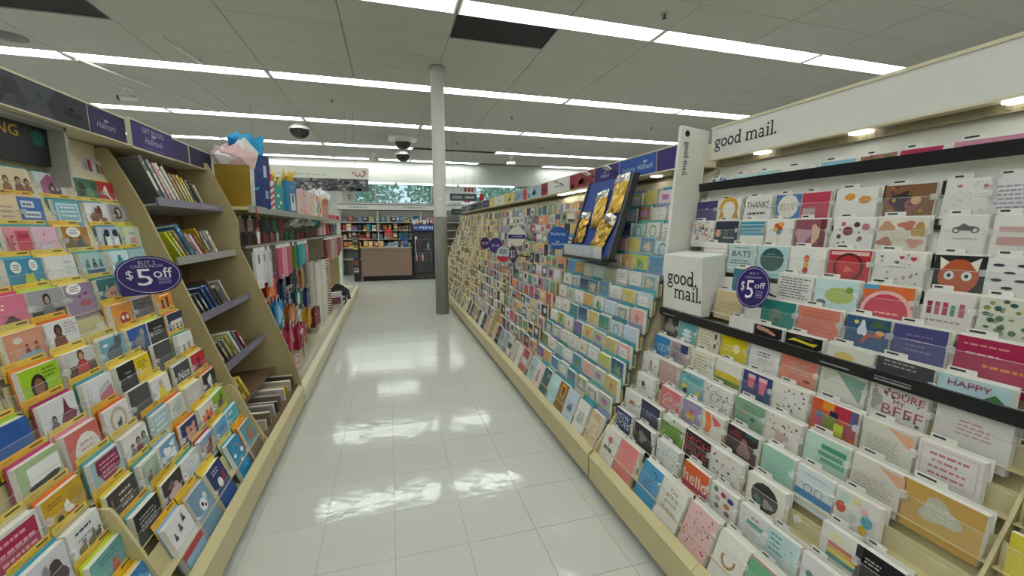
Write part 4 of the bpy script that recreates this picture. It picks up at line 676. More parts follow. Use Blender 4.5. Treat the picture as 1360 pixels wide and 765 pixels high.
# oval offer signs
def oval_sign(name, c, ux, uy, rx, ry, label, seed=0, flag=None, arm=None):
    # c centre, ux/uy unit vectors (right, up as read)
    c = Vector(c); ux = Vector(ux).normalized(); uy = Vector(uy).normalized(); n = ux.cross(uy)
    o = empty(name, c-uy*ry)
    F = lambda d: (lambda x, y: tuple(c+ux*x+uy*y+n*d))
    m = MB(); p = oval(0, 0, rx, ry, 32)
    m.mesh([F(.0)(*q) for q in p]+[F(-.003)(*q) for q in p], [tuple(range(32)), tuple(range(63, 31, -1))]+[(i, i+32, (i+1) % 32+32, (i+1) % 32) for i in range(32)], '33206a')
    if flag: m.poly([F(-.0005)(*q) for q in flag], '33206a')
    m.build('disc', GLOSS, o, o.location)
    m = MB(); stroke(m, F(.0008), oval(0, 0, rx*.93, ry*.91, 40), min(rx, ry)*.025, 'cfc8e0', True)
    f = F(.0009); W_ = 'e8e6f0'
    put_text(m, 'BUY 3', f, 0, ry*.66, rx*.5, 'b9b0d6'); put_text(m, 'CARDS NOW,', f, 0, ry*.46, rx*1.0, 'b9b0d6')
    put_text(m, '$', f, -rx*.58, ry*.02, rx*.2, W_, ry*.5); put_text(m, '5', f, -rx*.16, -ry*.1, rx*.46, W_, ry*.86); put_text(m, 'off', f, rx*.42, ry*.1, rx*.6, W_)
    for i in range(4): m.poly([f(rx*.22, -ry*(.16+.09*i)), f(rx*.62, -ry*(.16+.09*i)), f(rx*.62, -ry*(.2+.09*i)), f(rx*.22, -ry*(.2+.09*i))], '8a7fb8')
    m.build('lettering', MATTE, o, o.location)
    if arm:
        m = MB(); m.tube(c-n*.003, Vector(arm), .004, 6); m.tube(c-n*.003, c-n*.012, .014, 10); m.build('arm', BLACKP, o, o.location)
    tag(o, label, 'sign')
yo = y_of(1007, 1.36, 1.12)
oval_sign('offer_sign', (1.345, yo+.012, 1.118), (.55, -.835, 0), (.05, 0, 1), .058, .082, 'purple oval five dollars off sign in the white-backed rack', arm=(1.44, yo-.01, 1.08))
oval_sign('offer_sign', (-.945, 2.045, 1.155), (.93, .37, 0), (-.1, 0, 1), .104, .079, 'large purple oval five dollars off sign clipped on the yellow-tabbed rack', flag=[(-.1, 0), (-.098, -.082), (.03, -.078)], arm=(-1.04, 2.06, 1.12))

# ---------------- left rack with yellow tabs
lean(.11)
def left_unit(y0, y1, label, rows, skip=None):
    org = (-.95, (y0+y1)/2, 0); r = empty('card_rack', org); tag(r, label, 'display rack')
    base_unit(r, -1, .655, y0, y1, org, lipz=.2, back=1.30)
    m = MB(); m.prism([(-.78, .164), (-1.28, 1.66), (-1.28, 1.72), (-1.30, 1.72), (-1.30, .164)], y0+.003, y1-.003); m.build('backing', BEIGE_L, r, org)
    B1('back_panel', (-1.32, y0, .1), (-1.30, y1, 1.86), BEIGE_L, r, org)
    for k, zt in enumerate(ZL):
        lean(.36 if k == 0 else .11); yt1 = y1-.008; ya = y0+.006
        if k >= 13: ya = 2.08 if y1 > 2 else y1-.05
        Xt = XL(zt)
        tr = tier_plate(r, -1, Xt, zt, ya, yt1, org, BEIGE, zt-.13, zt-.058, .026)
        row = [c for c in rows.get(k, [])]
        cen = [y_of(c[0], Xt, zt-.055) for c in row]
        keep = [(y, c) for y, c in zip(cen, row) if y0 < y < y1]
        lip_parts(tr, -1, Xt, zt, ya, yt1, org, zt-.072 if k else .27, zt-.125, rod=True, clips=[(keep[i][0]+keep[i+1][0])/2 for i in range(len(keep)-1)])
        for i, (y, c) in enumerate(keep):
            y = min(y, y1-.07); gl = abs(keep[i-1][0]-y) if i else .16; gr = abs(y-keep[i+1][0]) if i < len(keep)-1 else .16
            wd = min(.14, max(.105, min(gl, gr)-.012))
            if c[4]:
                m = MB(); hw = min(.076, max(.06, min(gl, gr)/2-.003)); p = []
                for (a_, b_, zz) in ((-hw, hw, zt-.05), (-hw, hw, zt-.001)): p += [(xs(-1, Xt, zt, zz, -.024), y+a_, zz), (xs(-1, Xt, zt, zz, -.024), y+b_, zz)]
                tc = ['e6b20c', 'e8be22', 'e4c848', 'd8c05a'][(k*5+i*3) % 4] if k < 13 else 'e0c038'
                m.mesh(p+[(x-.0015, yy, z) for x, yy, z in p], [(0, 1, 3, 2), (4, 6, 7, 5), (2, 3, 7, 6), (0, 2, 6, 4), (1, 5, 7, 3)], tc)
                xa = xs(-1, Xt, zt, zt-.009, -.024); m.box((xa-.0006, y+hw*.3, zt-.0105), (xa+.0008, y+hw*.85, zt-.0065), '2c2510'); m.box((xa-.0006, y-hw*.85, zt-.0095), (xa+.0007, y-hw*.4, zt-.0075), 'a8842a')
                m.build('ticket_tab', MATTE, tr, org)
            card('L', XL, zt, k, y, wd, c[1], c[2], c[3], 'in the yellow-tabbed rack, '+TIERW[k], env=c[4], t=.011+.004*((i*5+k) % 3), drop=.024 if c[4] else .012, H=.19 if k == 0 else .12, seed=300+k*20+i, group='cards in the yellow-tabbed rack', fallback='of the yellow-tabbed rack, again, '+TIERW[k])
    return r, org
LD1 = 2.452
lr, lorg = left_unit(1.415, LD1-.006, 'card rack with rows of yellow tabs beside the book shelves', LEFT)
ln, lnorg = left_unit(.195, 1.413, 'card rack with yellow tabs under the dark ING sign', LEFT)
lowd = [(.695, .168), (.70, .225), (.806, .50), (.82, .525), (.84, .532), (.88, .52), (.90, .47), (.82, .168)]
side_panel(lr, 'low_divider', -1, lowd, 1.414, lorg, BEIGE, .012)
side_panel(lr, 'low_divider', -1, lowd, LD1-.014, lorg, BEIGE, .010)
# dark sign in a grey recessed frame, lower left of the header
ds = empty('section_sign', (-1.2, 1.4, 1.52))
m = MB(); m.box((-1.232, .2, 1.575), (-1.217, 2.06, 1.71)); m.build('board', mat('black_sign_board', '1a1b1f', rough=.5), ds, ds.location)
m = MB(); m.box((-1.28, 2.06, 1.50), (-1.165, 2.073, 1.722)); m.box((-1.28, .2, 1.71), (-1.165, 2.073, 1.722)); m.build('frame', mat('grey_frame', '9c9b92', rough=.5), ds, ds.location)
m = MB(); put_text(m, 'ING', lambda x, y: (-1.2160, x, y), 1.872, 1.678, .105, 'd5a92c', .036); m.build('lettering', MATTE, ds, ds.location)
m = MB(); m.poly([(-1.2160, y, z) for y, z in ell(2.008, 1.668, .030, .028, 20)], '1e6a58'); stroke(m, lambda x, y: (-1.2155, x, y), ell(2.008, 1.668, .023, .021, 20), .004, '123f38', True); stroke(m, lambda x, y: (-1.2155, x, y), [(1.995, 1.66), (2.003, 1.68), (2.012, 1.66), (2.02, 1.68)], .004, '123f38'); m.build('emblem', MATTE, ds, ds.location)
tag(ds, 'black sign ending in yellow letters ING with a green emblem', 'sign')

# header signs above the left run
def hallmark(m, fn, cx, cy, w_, col):
    put_text(m, 'Hallmark', fn, cx, cy, w_, col, w_*.2, shear=.35)
    k = w_*.1; m.poly([fn(cx-k, cy+w_*.13), fn(cx+k, cy+w_*.13), fn(cx+k*1.3, cy+w_*.22), fn(cx+k*.4, cy+w_*.17), fn(cx, cy+w_*.25), fn(cx-k*.4, cy+w_*.17), fn(cx-k*1.3, cy+w_*.22)], col)
def header(side, X, y0, y1, z0, z1, col, label, deco=None, seed=0):
    sg = 1 if side == 'R' else -1
    o = empty('header_sign', (X, (y0+y1)/2, z0))
    a, b = sorted((X, X+sg*.012)); B = MB(); B.box((a, y0+.002, z0), (b, y1-.002, z1), col); B.build('panel', MATTE, o, o.location)
    m = MB(); xf = X-sg*.0012
    fn = (lambda x, y: (xf, y1-x, y)) if side == 'R' else (lambda x, y: (xf, y0+x, y))
    if deco:
        deco(m, fn, y1-y0, z0, z1); pr_ = m.build('print', MATTE, o, o.location)
        if deco.__name__ == 'f': pr_['kind'] = 'stuff'
    a, b = sorted((X-sg*.002, X+sg*.016)); r = MB(); r.box((a, y0, z1), (b, y1, z1+.007)); r.box((a, y0, z0-.007), (b, y1, z0)); r.box((a, y0, z0), (b, y0+.003, z1)); r.build('rim', BEIGE_L, o, o.location)
    tag(o, label, 'sign'); return o
def d_ornament(m, fn, w_, z0, z1):
    m.poly([fn(w_-.18, z0), fn(w_, z0), fn(w_, z1), fn(w_-.16, z1), fn(w_-.21, (z0+z1)/2)], '24262e'); hallmark(m, fn, w_-.09, (z0+z1)/2-.01, .11, 'c9cad0')
def d_hall(col): return lambda m, fn, w_, z0, z1: hallmark(m, fn, w_*.45, (z0+z1)/2-.008, min(.13, w_*.6), col)
def d_gift(m, fn, w_, z0, z1):
    put_text(m, 'GIFT BOOKS', fn, w_*.5, z1-.028, w_*.52, 'b5b0cc'); hallmark(m, fn, w_*.5, (z0+z1)/2-.012, w_*.42, 'b5b0cc'); bars(m, fn, w_*.5, z0+.014, w_*.4, .008, 1, '7a73a0')
def ornaments(o, X, y1):
    for i, (d, z, r, c) in enumerate(((.36, 1.80, .026, '2c2e34'), (.325, 1.765, .020, '303238'), (.39, 1.775, .011, '2c2e34'), (.27, 1.775, .010, '383a42'), (.245, 1.80, .013, '33353c'), (.23, 1.77, .009, '33353c'), (.42, 1.755, .018, '2e3036'), (.46, 1.80, .02, '303238'), (.5, 1.77, .014, '2c2e34'))):
        m = MB(); m.poly([(X+.0008+.0001*i, y, q) for y, q in ell(y1-d, z, r*1.3, r, 16)], c); m.build('ornament', MATTE, o, o.location)
HXL = -1.15; hz0, hz1 = 1.73, 1.842
ornaments(header('L', HXL, .2, 2.18, hz0, hz1, '45474e', 'dark grey header sign patterned with round ornaments', d_ornament), HXL, 2.18)
header('L', HXL, 2.18, 2.44, hz0, hz1, '2a2450', 'dark violet header sign with white script, beside the ornaments', d_hall('a8a4c0'))
header('L', HXL+.015, 2.445, 2.85, hz0-.004, hz1+.006, '3a2c6c', 'purple header sign reading Gift Books', d_gift)
header('L', HXL, 2.855, 3.08, hz0, hz1, '2c2456', 'plain dark purple header sign just past the Gift Books sign')
header('L', HXL, 3.085, 3.42, hz0, hz1, '1e1a40', 'darkest plain purple header sign ending near the gold bag')
HB = MB(); HB.box((-1.3, .2, hz0-.006), (-1.135, 3.42, hz0-.001)); bo = HB.build('header_beam', BEIGE_L); tag(bo, 'beige beam carrying the left header signs', 'beam')

# ---------------- book shelves between two beige side panels
LD2 = 3.30; borg = (-.95, 2.87, 0)
br = empty('book_rack', borg); tag(br, 'beige book rack of tilted shelves between two slanted side panels', 'display rack')
p1 = [(.672, .166), (.70, .22), (.765, .37), (.845, .61), (1.008, 1.106), (1.122, 1.449), (1.172, 1.572), (1.235, 1.712), (1.30, 1.712), (1.30, .166)]
side_panel(br, 'side_panel', -1, p1, LD1, borg, mat('tan_side_panel', 'ab9c70', rough=.5, var=.05, scale=4), .018)
p2 = [(.665, .166), (.67, .235), (.72, .42), (.846, .80), (.985, 1.21), (.985, 1.41), (1.02, 1.5), (1.135, 1.77), (1.30, 1.77), (1.30, .166)]
side_panel(br, 'side_panel', -1, p2, LD2, borg, MATS['tan_side_panel'], .018)
B1('back_panel', (-1.32, LD1, .1), (-1.30, LD2, 1.73), mat('brown_board', '6a5238', rough=.7), br, borg)
base_col = mat('cream_bullnose', 'c9c2a2', rough=.4)
BS = [(1.478, -1.075), (1.185, -1.02), (.885, -.955), (.59, -.885), (.36, -.83)]
STRIP = mat('violet_grey_strip', '6f6a7c', rough=.4)
for i, (z, xf) in enumerate(BS):
    m = MB(); m.prism([(-1.295, z-.045), (xf, z-.012), (xf, z-.022), (-1.295, z-.055)], LD1+.01, LD2-.01); sh = m.build('shelf', mat('grey_shelf_metal', '8f8e88', rough=.45) if i in (0, 1) else MATS['brown_board'], br, borg)
    if i == 4: continue
    m = MB(); m.prism([(xf, z-.024), (xf+.012, z-.024), (xf+.004, z+.016), (xf-.004, z+.016)], LD1+.012, LD2-.012); so = m.build('label_strip', STRIP if i != 1 else mat('grey_strip', '8a8880', rough=.45), sh, borg)
    if i in (0, 2, 3):
        m = MB(); bars(m, lambda x, y: (xf+.0088-(y-z)*.2+.0016, 2.98+x, y), 0.1, z-.004, .26, .014, 1, 'a8a4b4', i); m.build('strip_print', MATTE, sh, borg)
def book(x, y, z, th, h, dp, lean, col, spine, label, group, tilt=.18):
    # stands on the shelf with its spine towards the aisle, leaning back along -Y
    o = empty('book', (x, y, z))
    M = Matrix.Translation((0, 0, 0)) @ Matrix.Rotation(-tilt, 4, 'Y') @ Matrix.Rotation(lean, 4, 'X')
    m = MB(); q = .002
    m.box((-dp, -th/2, 0), (0, -th/2+q, h), col, M); m.box((-dp, th/2-q, 0), (0, th/2, h), col, M); m.box((-q, -th/2, 0), (.001, th/2, h), spine, M)
    for a, b in ((.12, .16), (.3, .7), (.84, .87)): m.box((.0008, -th*.32, h*a), (.0016, th*.32, h*b), random.choice(('d8d4c8', 'c8b070', '3a3a40')), M)
    m.build('cover', PAPER, o)
    m = MB(); m.box((-dp+.004, -th/2+q, .004), (-q, th/2-q, h-.005), 'e0dccb', M); m.build('pages', PAPER, o)
    tag(o, label, 'book', group)
BOOKS = [
 (0, 'top book shelf', [('5b5c58', 'large slate grey', .035, .24, .42), ('7d8a86', 'grey green', .028, .23, .42), ('d38f9a', 'pink', .024, .22, .44), ('d8d6cc', 'white', .026, .23, .5), ('cdccc0', 'chalk white', .026, .22, .5), ('9c7f58', 'tan', .022, .19, .52), ('b09660', 'straw brown', .022, .19, .52), ('d8c84a', 'yellow', .018, .19, .5), ('cfc050', 'mustard yellow', .018, .18, .5), ('8c8078', 'taupe', .022, .17, .5), ('2c2326', 'black', .026, .18, .5), ('d6d4cf', 'slim white', .018, .15, .5)]),
 (1, 'second book shelf', [('c4cc28', 'lime yellow', .014, .20, .62), ('b8c41e', 'lime', .016, .20, .62), ('a88a5c', 'tan', .02, .21, .6), ('2f7aa0', 'large blue', .034, .24, .55), ('c98f98', 'pink', .022, .19, .62), ('d8d0cc', 'white', .022, .18, .62), ('a8485a', 'red', .016, .17, .62), ('c8b22c', 'thin yellow', .01, .21, .5), ('8f8c86', 'grey', .022, .18, .5), ('a5a29a', 'pale grey', .022, .18, .5), ('d8d6d2', 'white boxed', .028, .19, .5)]),
 (2, 'third book shelf', [('6f8a88', 'sea grey', .022, .16, .5), ('55585c', 'charcoal', .02, .16, .5), ('3a4048', 'dark slate', .02, .16, .5), ('28427e', 'navy', .026, .19, .5), ('2f549a', 'royal blue', .024, .19, .5), ('7a6248', 'brown', .01, .23, .5), ('5c5f62', 'grey', .05, .16, .45), ('b9b9b2', 'pale silver', .022, .19, .45)]),
 (3, 'fourth book shelf', [('17181a', 'black', .03, .14, .5), ('2a2a2a', 'soft black', .03, .15, .5), ('5a5a50', 'olive grey', .024, .18, .5), ('8f9088', 'stone', .022, .18, .5), ('b4b83a', 'olive lime', .016, .19, .5), ('c9c9c0', 'white', .026, .2, .5), ('7f8a84', 'grey', .018, .19, .5), ('8a2038', 'crimson', .026, .18, .55)]),
 (4, 'lowest book shelf', [('d3d3ce', 'white', .03, .15, .5), ('1b1b1c', 'black', .03, .16, .5), ('c9b01c', 'yellow and black', .03, .17, .5), ('d8c020', 'bright yellow', .026, .17, .5)])]
for i, nm, bl_ in BOOKS:
    z, xf = BS[i]; y = LD1+.018+bl_[0][3]*1.06*math.sin(bl_[0][4])
    tot = sum(b[2]/math.cos(b[4])+.004 for b in bl_); gap = max(.0, (LD2-LD1-.12-tot)/len(bl_))*(.5 if i < 4 else .2)
    for (c, cn, th, h, ln_) in bl_:
        st = th/math.cos(ln_)+.004
        h *= 1.05 if i == 0 else .95
        book(xf-.02, y+st/2, z-.014, th, h, .13, ln_, c, c, '%s book leaning on the %s' % (cn, nm), 'books on the tilted shelves'); y += st+gap
# upright albums filed in the bottom bay
FL = [('cfcabc', 'cream'), ('8f7f6c', 'brown'), ('b0a8a4', 'silver'), ('4a4a4c', 'charcoal'), ('9a8a84', 'mauve'), ('d9d6cc', 'white'), ('c9b22a', 'yellow'), ('d8d3c4', 'ivory'), ('6a5c50', 'cocoa')]
for i, (c, cn) in enumerate(FL):
    y = LD1+.10+i*.088; m = MB(); h = .075+.01*(i % 3); M = Matrix.Translation((-.84, y, .2)) @ Matrix.Rotation(.25, 4, 'X')
    th_ = .006+.003*(i % 3); m.box((-.13, -th_, 0), (.13, th_, h), c, M); m.box((-.128, -th_*.7, h-.002), (.128, th_*.7, h+.0015), 'e2ddd0' if i % 2 else 'b8a898', M)
    tag(m.build('photo_album', PAPER, org=(-.84, y, .2)), '%s album filed upright in the bottom bay of the book rack' % cn, 'album', 'albums in the bottom bay')
B1('bottom_bay', (-1.28, LD1+.012, .166), (-.69, LD2-.012, .2), MATS['brown_board'], br, borg)
base_unit(br, -1, .655, LD1-.004, LD2+.004, borg, lipz=.195, back=1.30)

# ================================================================== GIFT WRAP RUN (left, beyond the books)
GE = 9.35; gorg2 = (-1.0, 6.3, 0)
gr = empty('gift_rack', gorg2); tag(gr, 'beige gift wrap fixture with a long top shelf, beyond the book rack', 'display rack')
secs = [LD2+.005, 4.5, 5.72, 6.94, 8.16, GE]
PEG = mat('peg_board', '8a846e', rough=.7, var=.08)
for a, b in zip(secs, secs[1:]):
    B1('back_panel', (-1.32, a, .1), (-1.285, b, 1.62), PEG, gr, gorg2)
    m = MB(); m.prism([(-.655, .03), (-.652, .10), (-.66, .135), (-.70, .15), (-.72, .15), (-.72, .03)], a+.001, b-.001); m.build('base_nose', base_col, gr, gorg2)
    B1('base_deck', (-1.29, a, .12), (-.715, b, .152), base_col, gr, gorg2); B1('kick_board', (-.75, a, 0), (-.73, b, .125), base_col, gr, gorg2)
    B1('deck_guard', (-.716, a+.004, .15), (-.712, b-.004, .225), CLEAR2, gr, gorg2)
    B1('top_shelf', (-1.29, a, 1.470), (-.92, b, 1.492), BEIGE, gr, gorg2); B1('shelf_edge', (-.92, a, 1.452), (-.905, b, 1.502), mat('grey_shelf_edge', '9b9a8e', rough=.4), gr, gorg2)
    B1('hang_rail', (-1.05, a, 1.325), (-1.035, b, 1.34), DARKG, gr, gorg2); B1('hang_rail', (-.955, a, 1.205), (-.94, b, 1.222), MATS['grey_shelf_edge'], gr, gorg2)
for y in (LD2+.02, 5.72, 8.16, GE-.01):
    for z in (1.33, 1.213): B1('rail_arm', (-1.29, y-.006, z-.008), (-.945 if z < 1.3 else -1.04, y+.006, z+.008), DARKG, gr, gorg2)
B1('end_panel', (-1.32, GE, 0), (-1.02, GE+.02, 1.45), BEIGE, gr, gorg2)
# stepped pocket rails low down
for i, (z, x) in enumerate(((.42, -.80), (.60, -.87), (.79, -.94))):
    m = MB(); m.prism([(x, z-.018), (x+.004, z+.012), (x-.003, z+.012), (x-.008, z-.018)], LD2+.012, 5.0); m.build('pocket_rail', mat('tan_rail', 'a89e84', rough=.5), gr, gorg2)
    m = MB(); m.prism([(x-.11, z-.05), (x, z-.022), (x, z-.018), (x-.11, z-.046)], LD2+.012, 5.0); m.build('pocket_floor', BEIGE, gr, gorg2)

def gift_bag(x, y, z, w_, d_, h, rz, col, label, ops='', tissue=None, tis2=None, handle=None, seed=1, side=None, group='gift bags on the top shelf', name='gift_bag', ts=1.0, tw=1.0):
    # local: front faces -y, width along x
    o = empty(name, (x, y, z)); o.rotation_euler = (0, 0, rz)
    m = MB(); t = .93
    v = [(-w_/2*t, -d_/2*t, 0), (w_/2*t, -d_/2*t, 0), (w_/2*t, d_/2*t, 0), (-w_/2*t, d_/2*t, 0), (-w_/2, -d_/2, h), (w_/2, -d_/2, h), (w_/2, d_/2, h), (-w_/2, d_/2, h)]
    mid = [(w_/2*.90, 0, h*.97), (-w_/2*.90, 0, h*.97), (w_/2*t*.97, 0, 0), (-w_/2*t*.97, 0, 0)]
    m.mesh(v, [(0, 1, 5, 4), (2, 3, 7, 6), (0, 3, 2, 1)], col)
    m.mesh(v+mid, [(1, 10, 8, 5), (10, 2, 6, 8), (3, 11, 9, 7), (11, 0, 4, 9)], side or col)
    if ops:
        a = MB(); art(a, ops, w_*.94, 0, h, seed)
        k = -d_/2
        m.mesh([(p[0], p[1]+k*(t+(1-t)*p[2]/h)-.0008, p[2]) for p in a.v], a.f, '888'); n = len(a.f); m.c[-n:] = a.c
    m.build('body', PAPER, o)
    rd = random.Random(seed)
    for tc, nn in ((tissue, 7), (tis2, 4)):
        if not tc: continue
        m = MB()
        for i in range(nn):
            cx = rd.uniform(-w_*.38, w_*.38); cy = rd.uniform(-d_*.3, d_*.3); hh = rd.uniform(.45, 1.0)*(.36*h+.07)*ts; sp = rd.uniform(.25, .5)*w_*tw
            p0 = Vector((cx-sp*.4, cy, h*.93)); p1 = Vector((cx+sp*.4, cy+rd.uniform(-.02, .02), h*.93)); ap = Vector((cx+rd.uniform(-.25, .25)*w_, cy+rd.uniform(-.05, .03), h+hh))
            l = Vector((cx-sp*.7, cy-.03, h+hh*.55)); r_ = Vector((cx+sp*.7, cy+.01, h+hh*.5)); mm = Vector((cx, cy-.035, h+hh*.45))
            m.mesh([p0, p1, r_, ap, l, mm], [(0, 1, 5), (1, 2, 5), (2, 3, 5), (3, 4, 5), (4, 0, 5)], tc)
        m.build('tissue_paper', MATTE, o)
    if handle:
        for sy in (-1, 1):
            m = MB(); pts = [(w_*.2*math.cos(a)*1.0, sy*d_/2*.98, h-.01+.07*math.sin(a)) for a in [math.pi*i/8 for i in range(9)]]; m.path(pts, .0022, 5, handle); m.build('handle', MATTE, o)
    tag(o, label, 'gift bag', group); return o
SZ = 1.4925; R90 = math.pi/2
gift_bag(-1.015, 3.425, SZ, .215, .10, .285, 0, 'b8983c', 'shiny gold gift bag with pale pink tissue paper', '', 'd8b5b4', 'e8e4e4', seed=3, side='e0ded8', ts=1.15, tw=1.25).children[0].data.materials[0] = mat('gold_foil', attr=True, rough=.25, metal=.7)
gift_bag(-.985, 3.66, SZ, .30, .13, .40, R90*.82, '16306e', 'navy gift bag with a crescent moon and bright blue tissue', 'O.35,.45,.16,.05,4aa8c0,120,330;S26,.012,5,c8ccd8,b87a8a;R.75,.2,.9,.35,8ab0c8;R.72,.6,.86,.82,b8c4d0', '1f9fd8', '2fb0e4', seed=5, ts=.72, tw=1.7)
gift_bag(-.985, 4.06, SZ, .14, .08, .25, R90*.9, 'e2dedb', 'white gift bag with red diagonal stripes', 'P c23a44,0,.0,.0,.1,1,.3,1,.2;P c23a44,0,.2,0,.3,1,.5,1,.4;P c23a44,0,.4,0,.5,1,.7,1,.6;P c23a44,0,.6,0,.7,1,.9,1,.8', 'd84a3a', 'e8e4de', seed=7)
gift_bag(-.985, 4.34, SZ, .20, .08, .24, R90*.92, '2f8f86', 'teal gift bag with white clouds', 'E.4,.6,.18,.06,d8e4e2;E.65,.35,.16,.06,d8e4e2;E.35,.2,.12,.05,b8dcd6', 'e8d06a', None, seed=8)
gift_bag(-.98, 4.80, SZ, .30, .10, .32, R90*.93, '1f74a4', 'bright blue gift bag with a white window print', 'R.35,.1,.85,.62,d6d8d2;R.5,.35,.7,.6,5a4a3a;L.3,.8,.75,.9,1,8ac0dc', 'e8c84a', None, seed=9)
gift_bag(-.98, 5.42, SZ, .34, .11, .29, R90*.95, 'd8b8b4', 'pink floral gift bag', 'S22,.05,4,c87a86,8aa88a,e0a0a0,b8606e;R.3,.05,.7,.2,d88a98', None, None, 'd8c8c0', seed=10)
gift_bag(-.98, 5.95, SZ, .34, .11, .30, R90*.95, 'dcc6bc', 'pale blush gift bag with leaf print', 'S20,.05,6,b87a70,7a9a8a,d8a08a', None, None, 'e0d8d0', seed=11)
gift_bag(-.98, 6.55, SZ, .36, .11, .30, R90*.95, 'd8d2c4', 'multicoloured block print gift bag', 'R0,.7,.25,1,d86a4a;R.25,.45,.5,.7,3f6aa0;R.5,.7,.75,1,d8b83c;R.0,.2,.25,.45,4a9a8a;R.5,.2,.75,.45,c84a5a;R.75,.45,1,.7,e08a4a;R.25,0,.5,.2,d8a83c', None, None, 'd8c8c0', seed=12)
gift_bag(-1.03, 7.30, SZ, .25, .12, .30, .12, 'b98878', 'rose gold gift bag with a bunch of white tissue', 'R0,.0,1,.7,b8897c;R0,.7,1,1,a8745c', 'e6e6ea', 'f0f0f2', seed=13, ts=1.1, tw=1.2)
for i, (y, c, cn) in enumerate(((7.8, 'c8586e', 'rose'), (8.15, 'd89aa4', 'blush'), (8.55, 'b83a54', 'red'))):
    m = MB(); M = Matrix.Translation((-1.0, y, SZ)) @ Matrix.Rotation(.3*(i-1), 4, 'Z'); m.box((-.09, -.12, 0), (.09, .12, .07), c, M); m.box((-.093, -.123, .045), (.093, .123, .074), c, M); m.box((-.015, -.124, 0), (.015, .124, .0755), 'e8d8d4', M)
    tag(m.build('gift_box', PAPER, org=(-1.0, y, SZ)), 'small %s gift box with ribbon, far along the top shelf' % cn, 'gift box', 'gift boxes on the top shelf')

# hanging packs
def hang_pack(name, x, y, ztop, w_, h, th, col, label, group, ops='', n=1, header_c='d8d8d6', rz=0.0):
    o = empty(name, (x, y, ztop-h)); o.rotation_euler = (0, 0, R90+rz)
    m = MB(); m.box((-w_/2, -th/2, 0), (w_/2, th/2, h-.03), col); m.box((-w_/2+.002, -th/2-.0006, .004), (w_/2-.002, -th/2, h-.034), col)
    a = MB(); art(a, ops, w_, 0, h-.03, 1) if ops else None
    m.mesh([(p[0], p[1]-th/2, p[2]) for p in a.v], a.f); nn = len(a.f)
    if nn: m.c[-nn:] = a.c
    m.build('pack', GLOSS, o)
    m = MB(); m.box((-w_/2, -.001, h-.03), (w_/2, .001, h), header_c); m.build('hang_tab', CLEARW if header_c == 'clear' else MATTE, o)
    m = MB(); m.tube((0, 0, h-.008), (0, .12, h-.008), .002, 6); m.build('hook', DARKG, o)
    tag(o, label, name.replace('_', ' '), group)
tis = [('dcdce0', 'white', 3.44, .12, .30), ('d6d6dc', 'soft white', 3.58, .12, .27), ('e0e0e2', 'bright white', 3.74, .13, .32), ('c05a7c', 'rose', 4.05, .14, .29), ('dd8fa8', 'pale pink', 4.22, .14, .30), ('c06070', 'coral pink', 4.42, .13, .29), ('5a8a1c', 'leaf green', 4.66, .15, .27), ('2a9aa0', 'teal', 4.93, .18, .26), ('3fb0b0', 'aqua', 5.1, .12, .25), ('d8909a', 'blush', 5.3, .12, .25)]
for c, cn, y, w_, h in tis:
    hang_pack('tissue_pack', -.925, y, 1.205, w_, h, .022, c, '%s tissue paper pack hanging from the rail' % cn, 'tissue packs on the rail', 'R.35,.68,.6,.92,%s;L.25,.75,.05,.12,1,888' % ('7a7a80' if 'white' in cn else c), rz=.12*math.sin(y*7))
up = [('8a7f6a', 'kraft', 3.5), ('b8948c', 'dusty pink', 3.72), ('2a2a34', 'black', 3.98), ('4a5078', 'indigo', 4.2), ('3f7a68', 'green', 4.45), ('a83444', 'red', 4.72)]
for c, cn, y in up: hang_pack('ribbon_pack', -1.03, y, 1.44, .15, .12, .03, c, '%s ribbon pack on the upper rail' % cn, 'ribbon packs on the upper rail', 'E.5,.5,.3,.3,%s' % c, rz=.2)
lowr = [('4a2a50', 'plum', 3.6), ('6a3468', 'violet', 3.82), ('b83a6a', 'magenta', 4.08), ('c85a84', 'hot pink', 4.3), ('d8d4d4', 'white', 4.5), ('1f7a64', 'emerald', 4.85), ('2a8a74', 'jade', 5.1), ('8a2448', 'wine', 5.4), ('a83454', 'berry', 5.7), ('8a3a5a', 'mulberry', 6.0)]
for c, cn, y in lowr: hang_pack('envelope_pack', -1.03, y, 1.33, .16, .11, .02, c, '%s envelope pack hung below the upper rail' % cn, 'envelope packs', 'P %s,.1,.1,.9,.3,.7,.9' % c, rz=.3)
def bow(x, y, z, r, col, label):
    m = MB(); rd = random.Random(int(y*100))
    for i in range(14):
        a = rd.random()*6.28; e = rd.uniform(-.3, 1.3); d = Vector((math.cos(a)*math.cos(e), math.sin(a)*math.cos(e), math.sin(e))); s = d.orthogonal().normalized()*r*.22
        p = Vector((x, y, z)); q = p+d*r; k = p+d*r*.6+s.cross(d)*1.2
        m.mesh([p-s, p+s, k+s, k-s, q+s, q-s], [(0, 1, 2, 3), (3, 2, 4, 5)], col)
    tag(m.build('gift_bow', GLOSS, org=(x, y, z)), label, 'bow', 'gift bows on the upper rail')
for i in range(6): bow(-.99, 4.95+.2*i, 1.385+.01*(i % 2), .09, 'd8d8d4', 'silver white gift bow in a cluster under the shelf')
for y, c, cn in ((6.2, '2f8a4a', 'green'), (6.42, '2a8ac0', 'blue'), (6.65, 'b89a3a', 'gold')): bow(-.99, y, 1.385, .09, c, cn+' gift bow beside the silver bows')
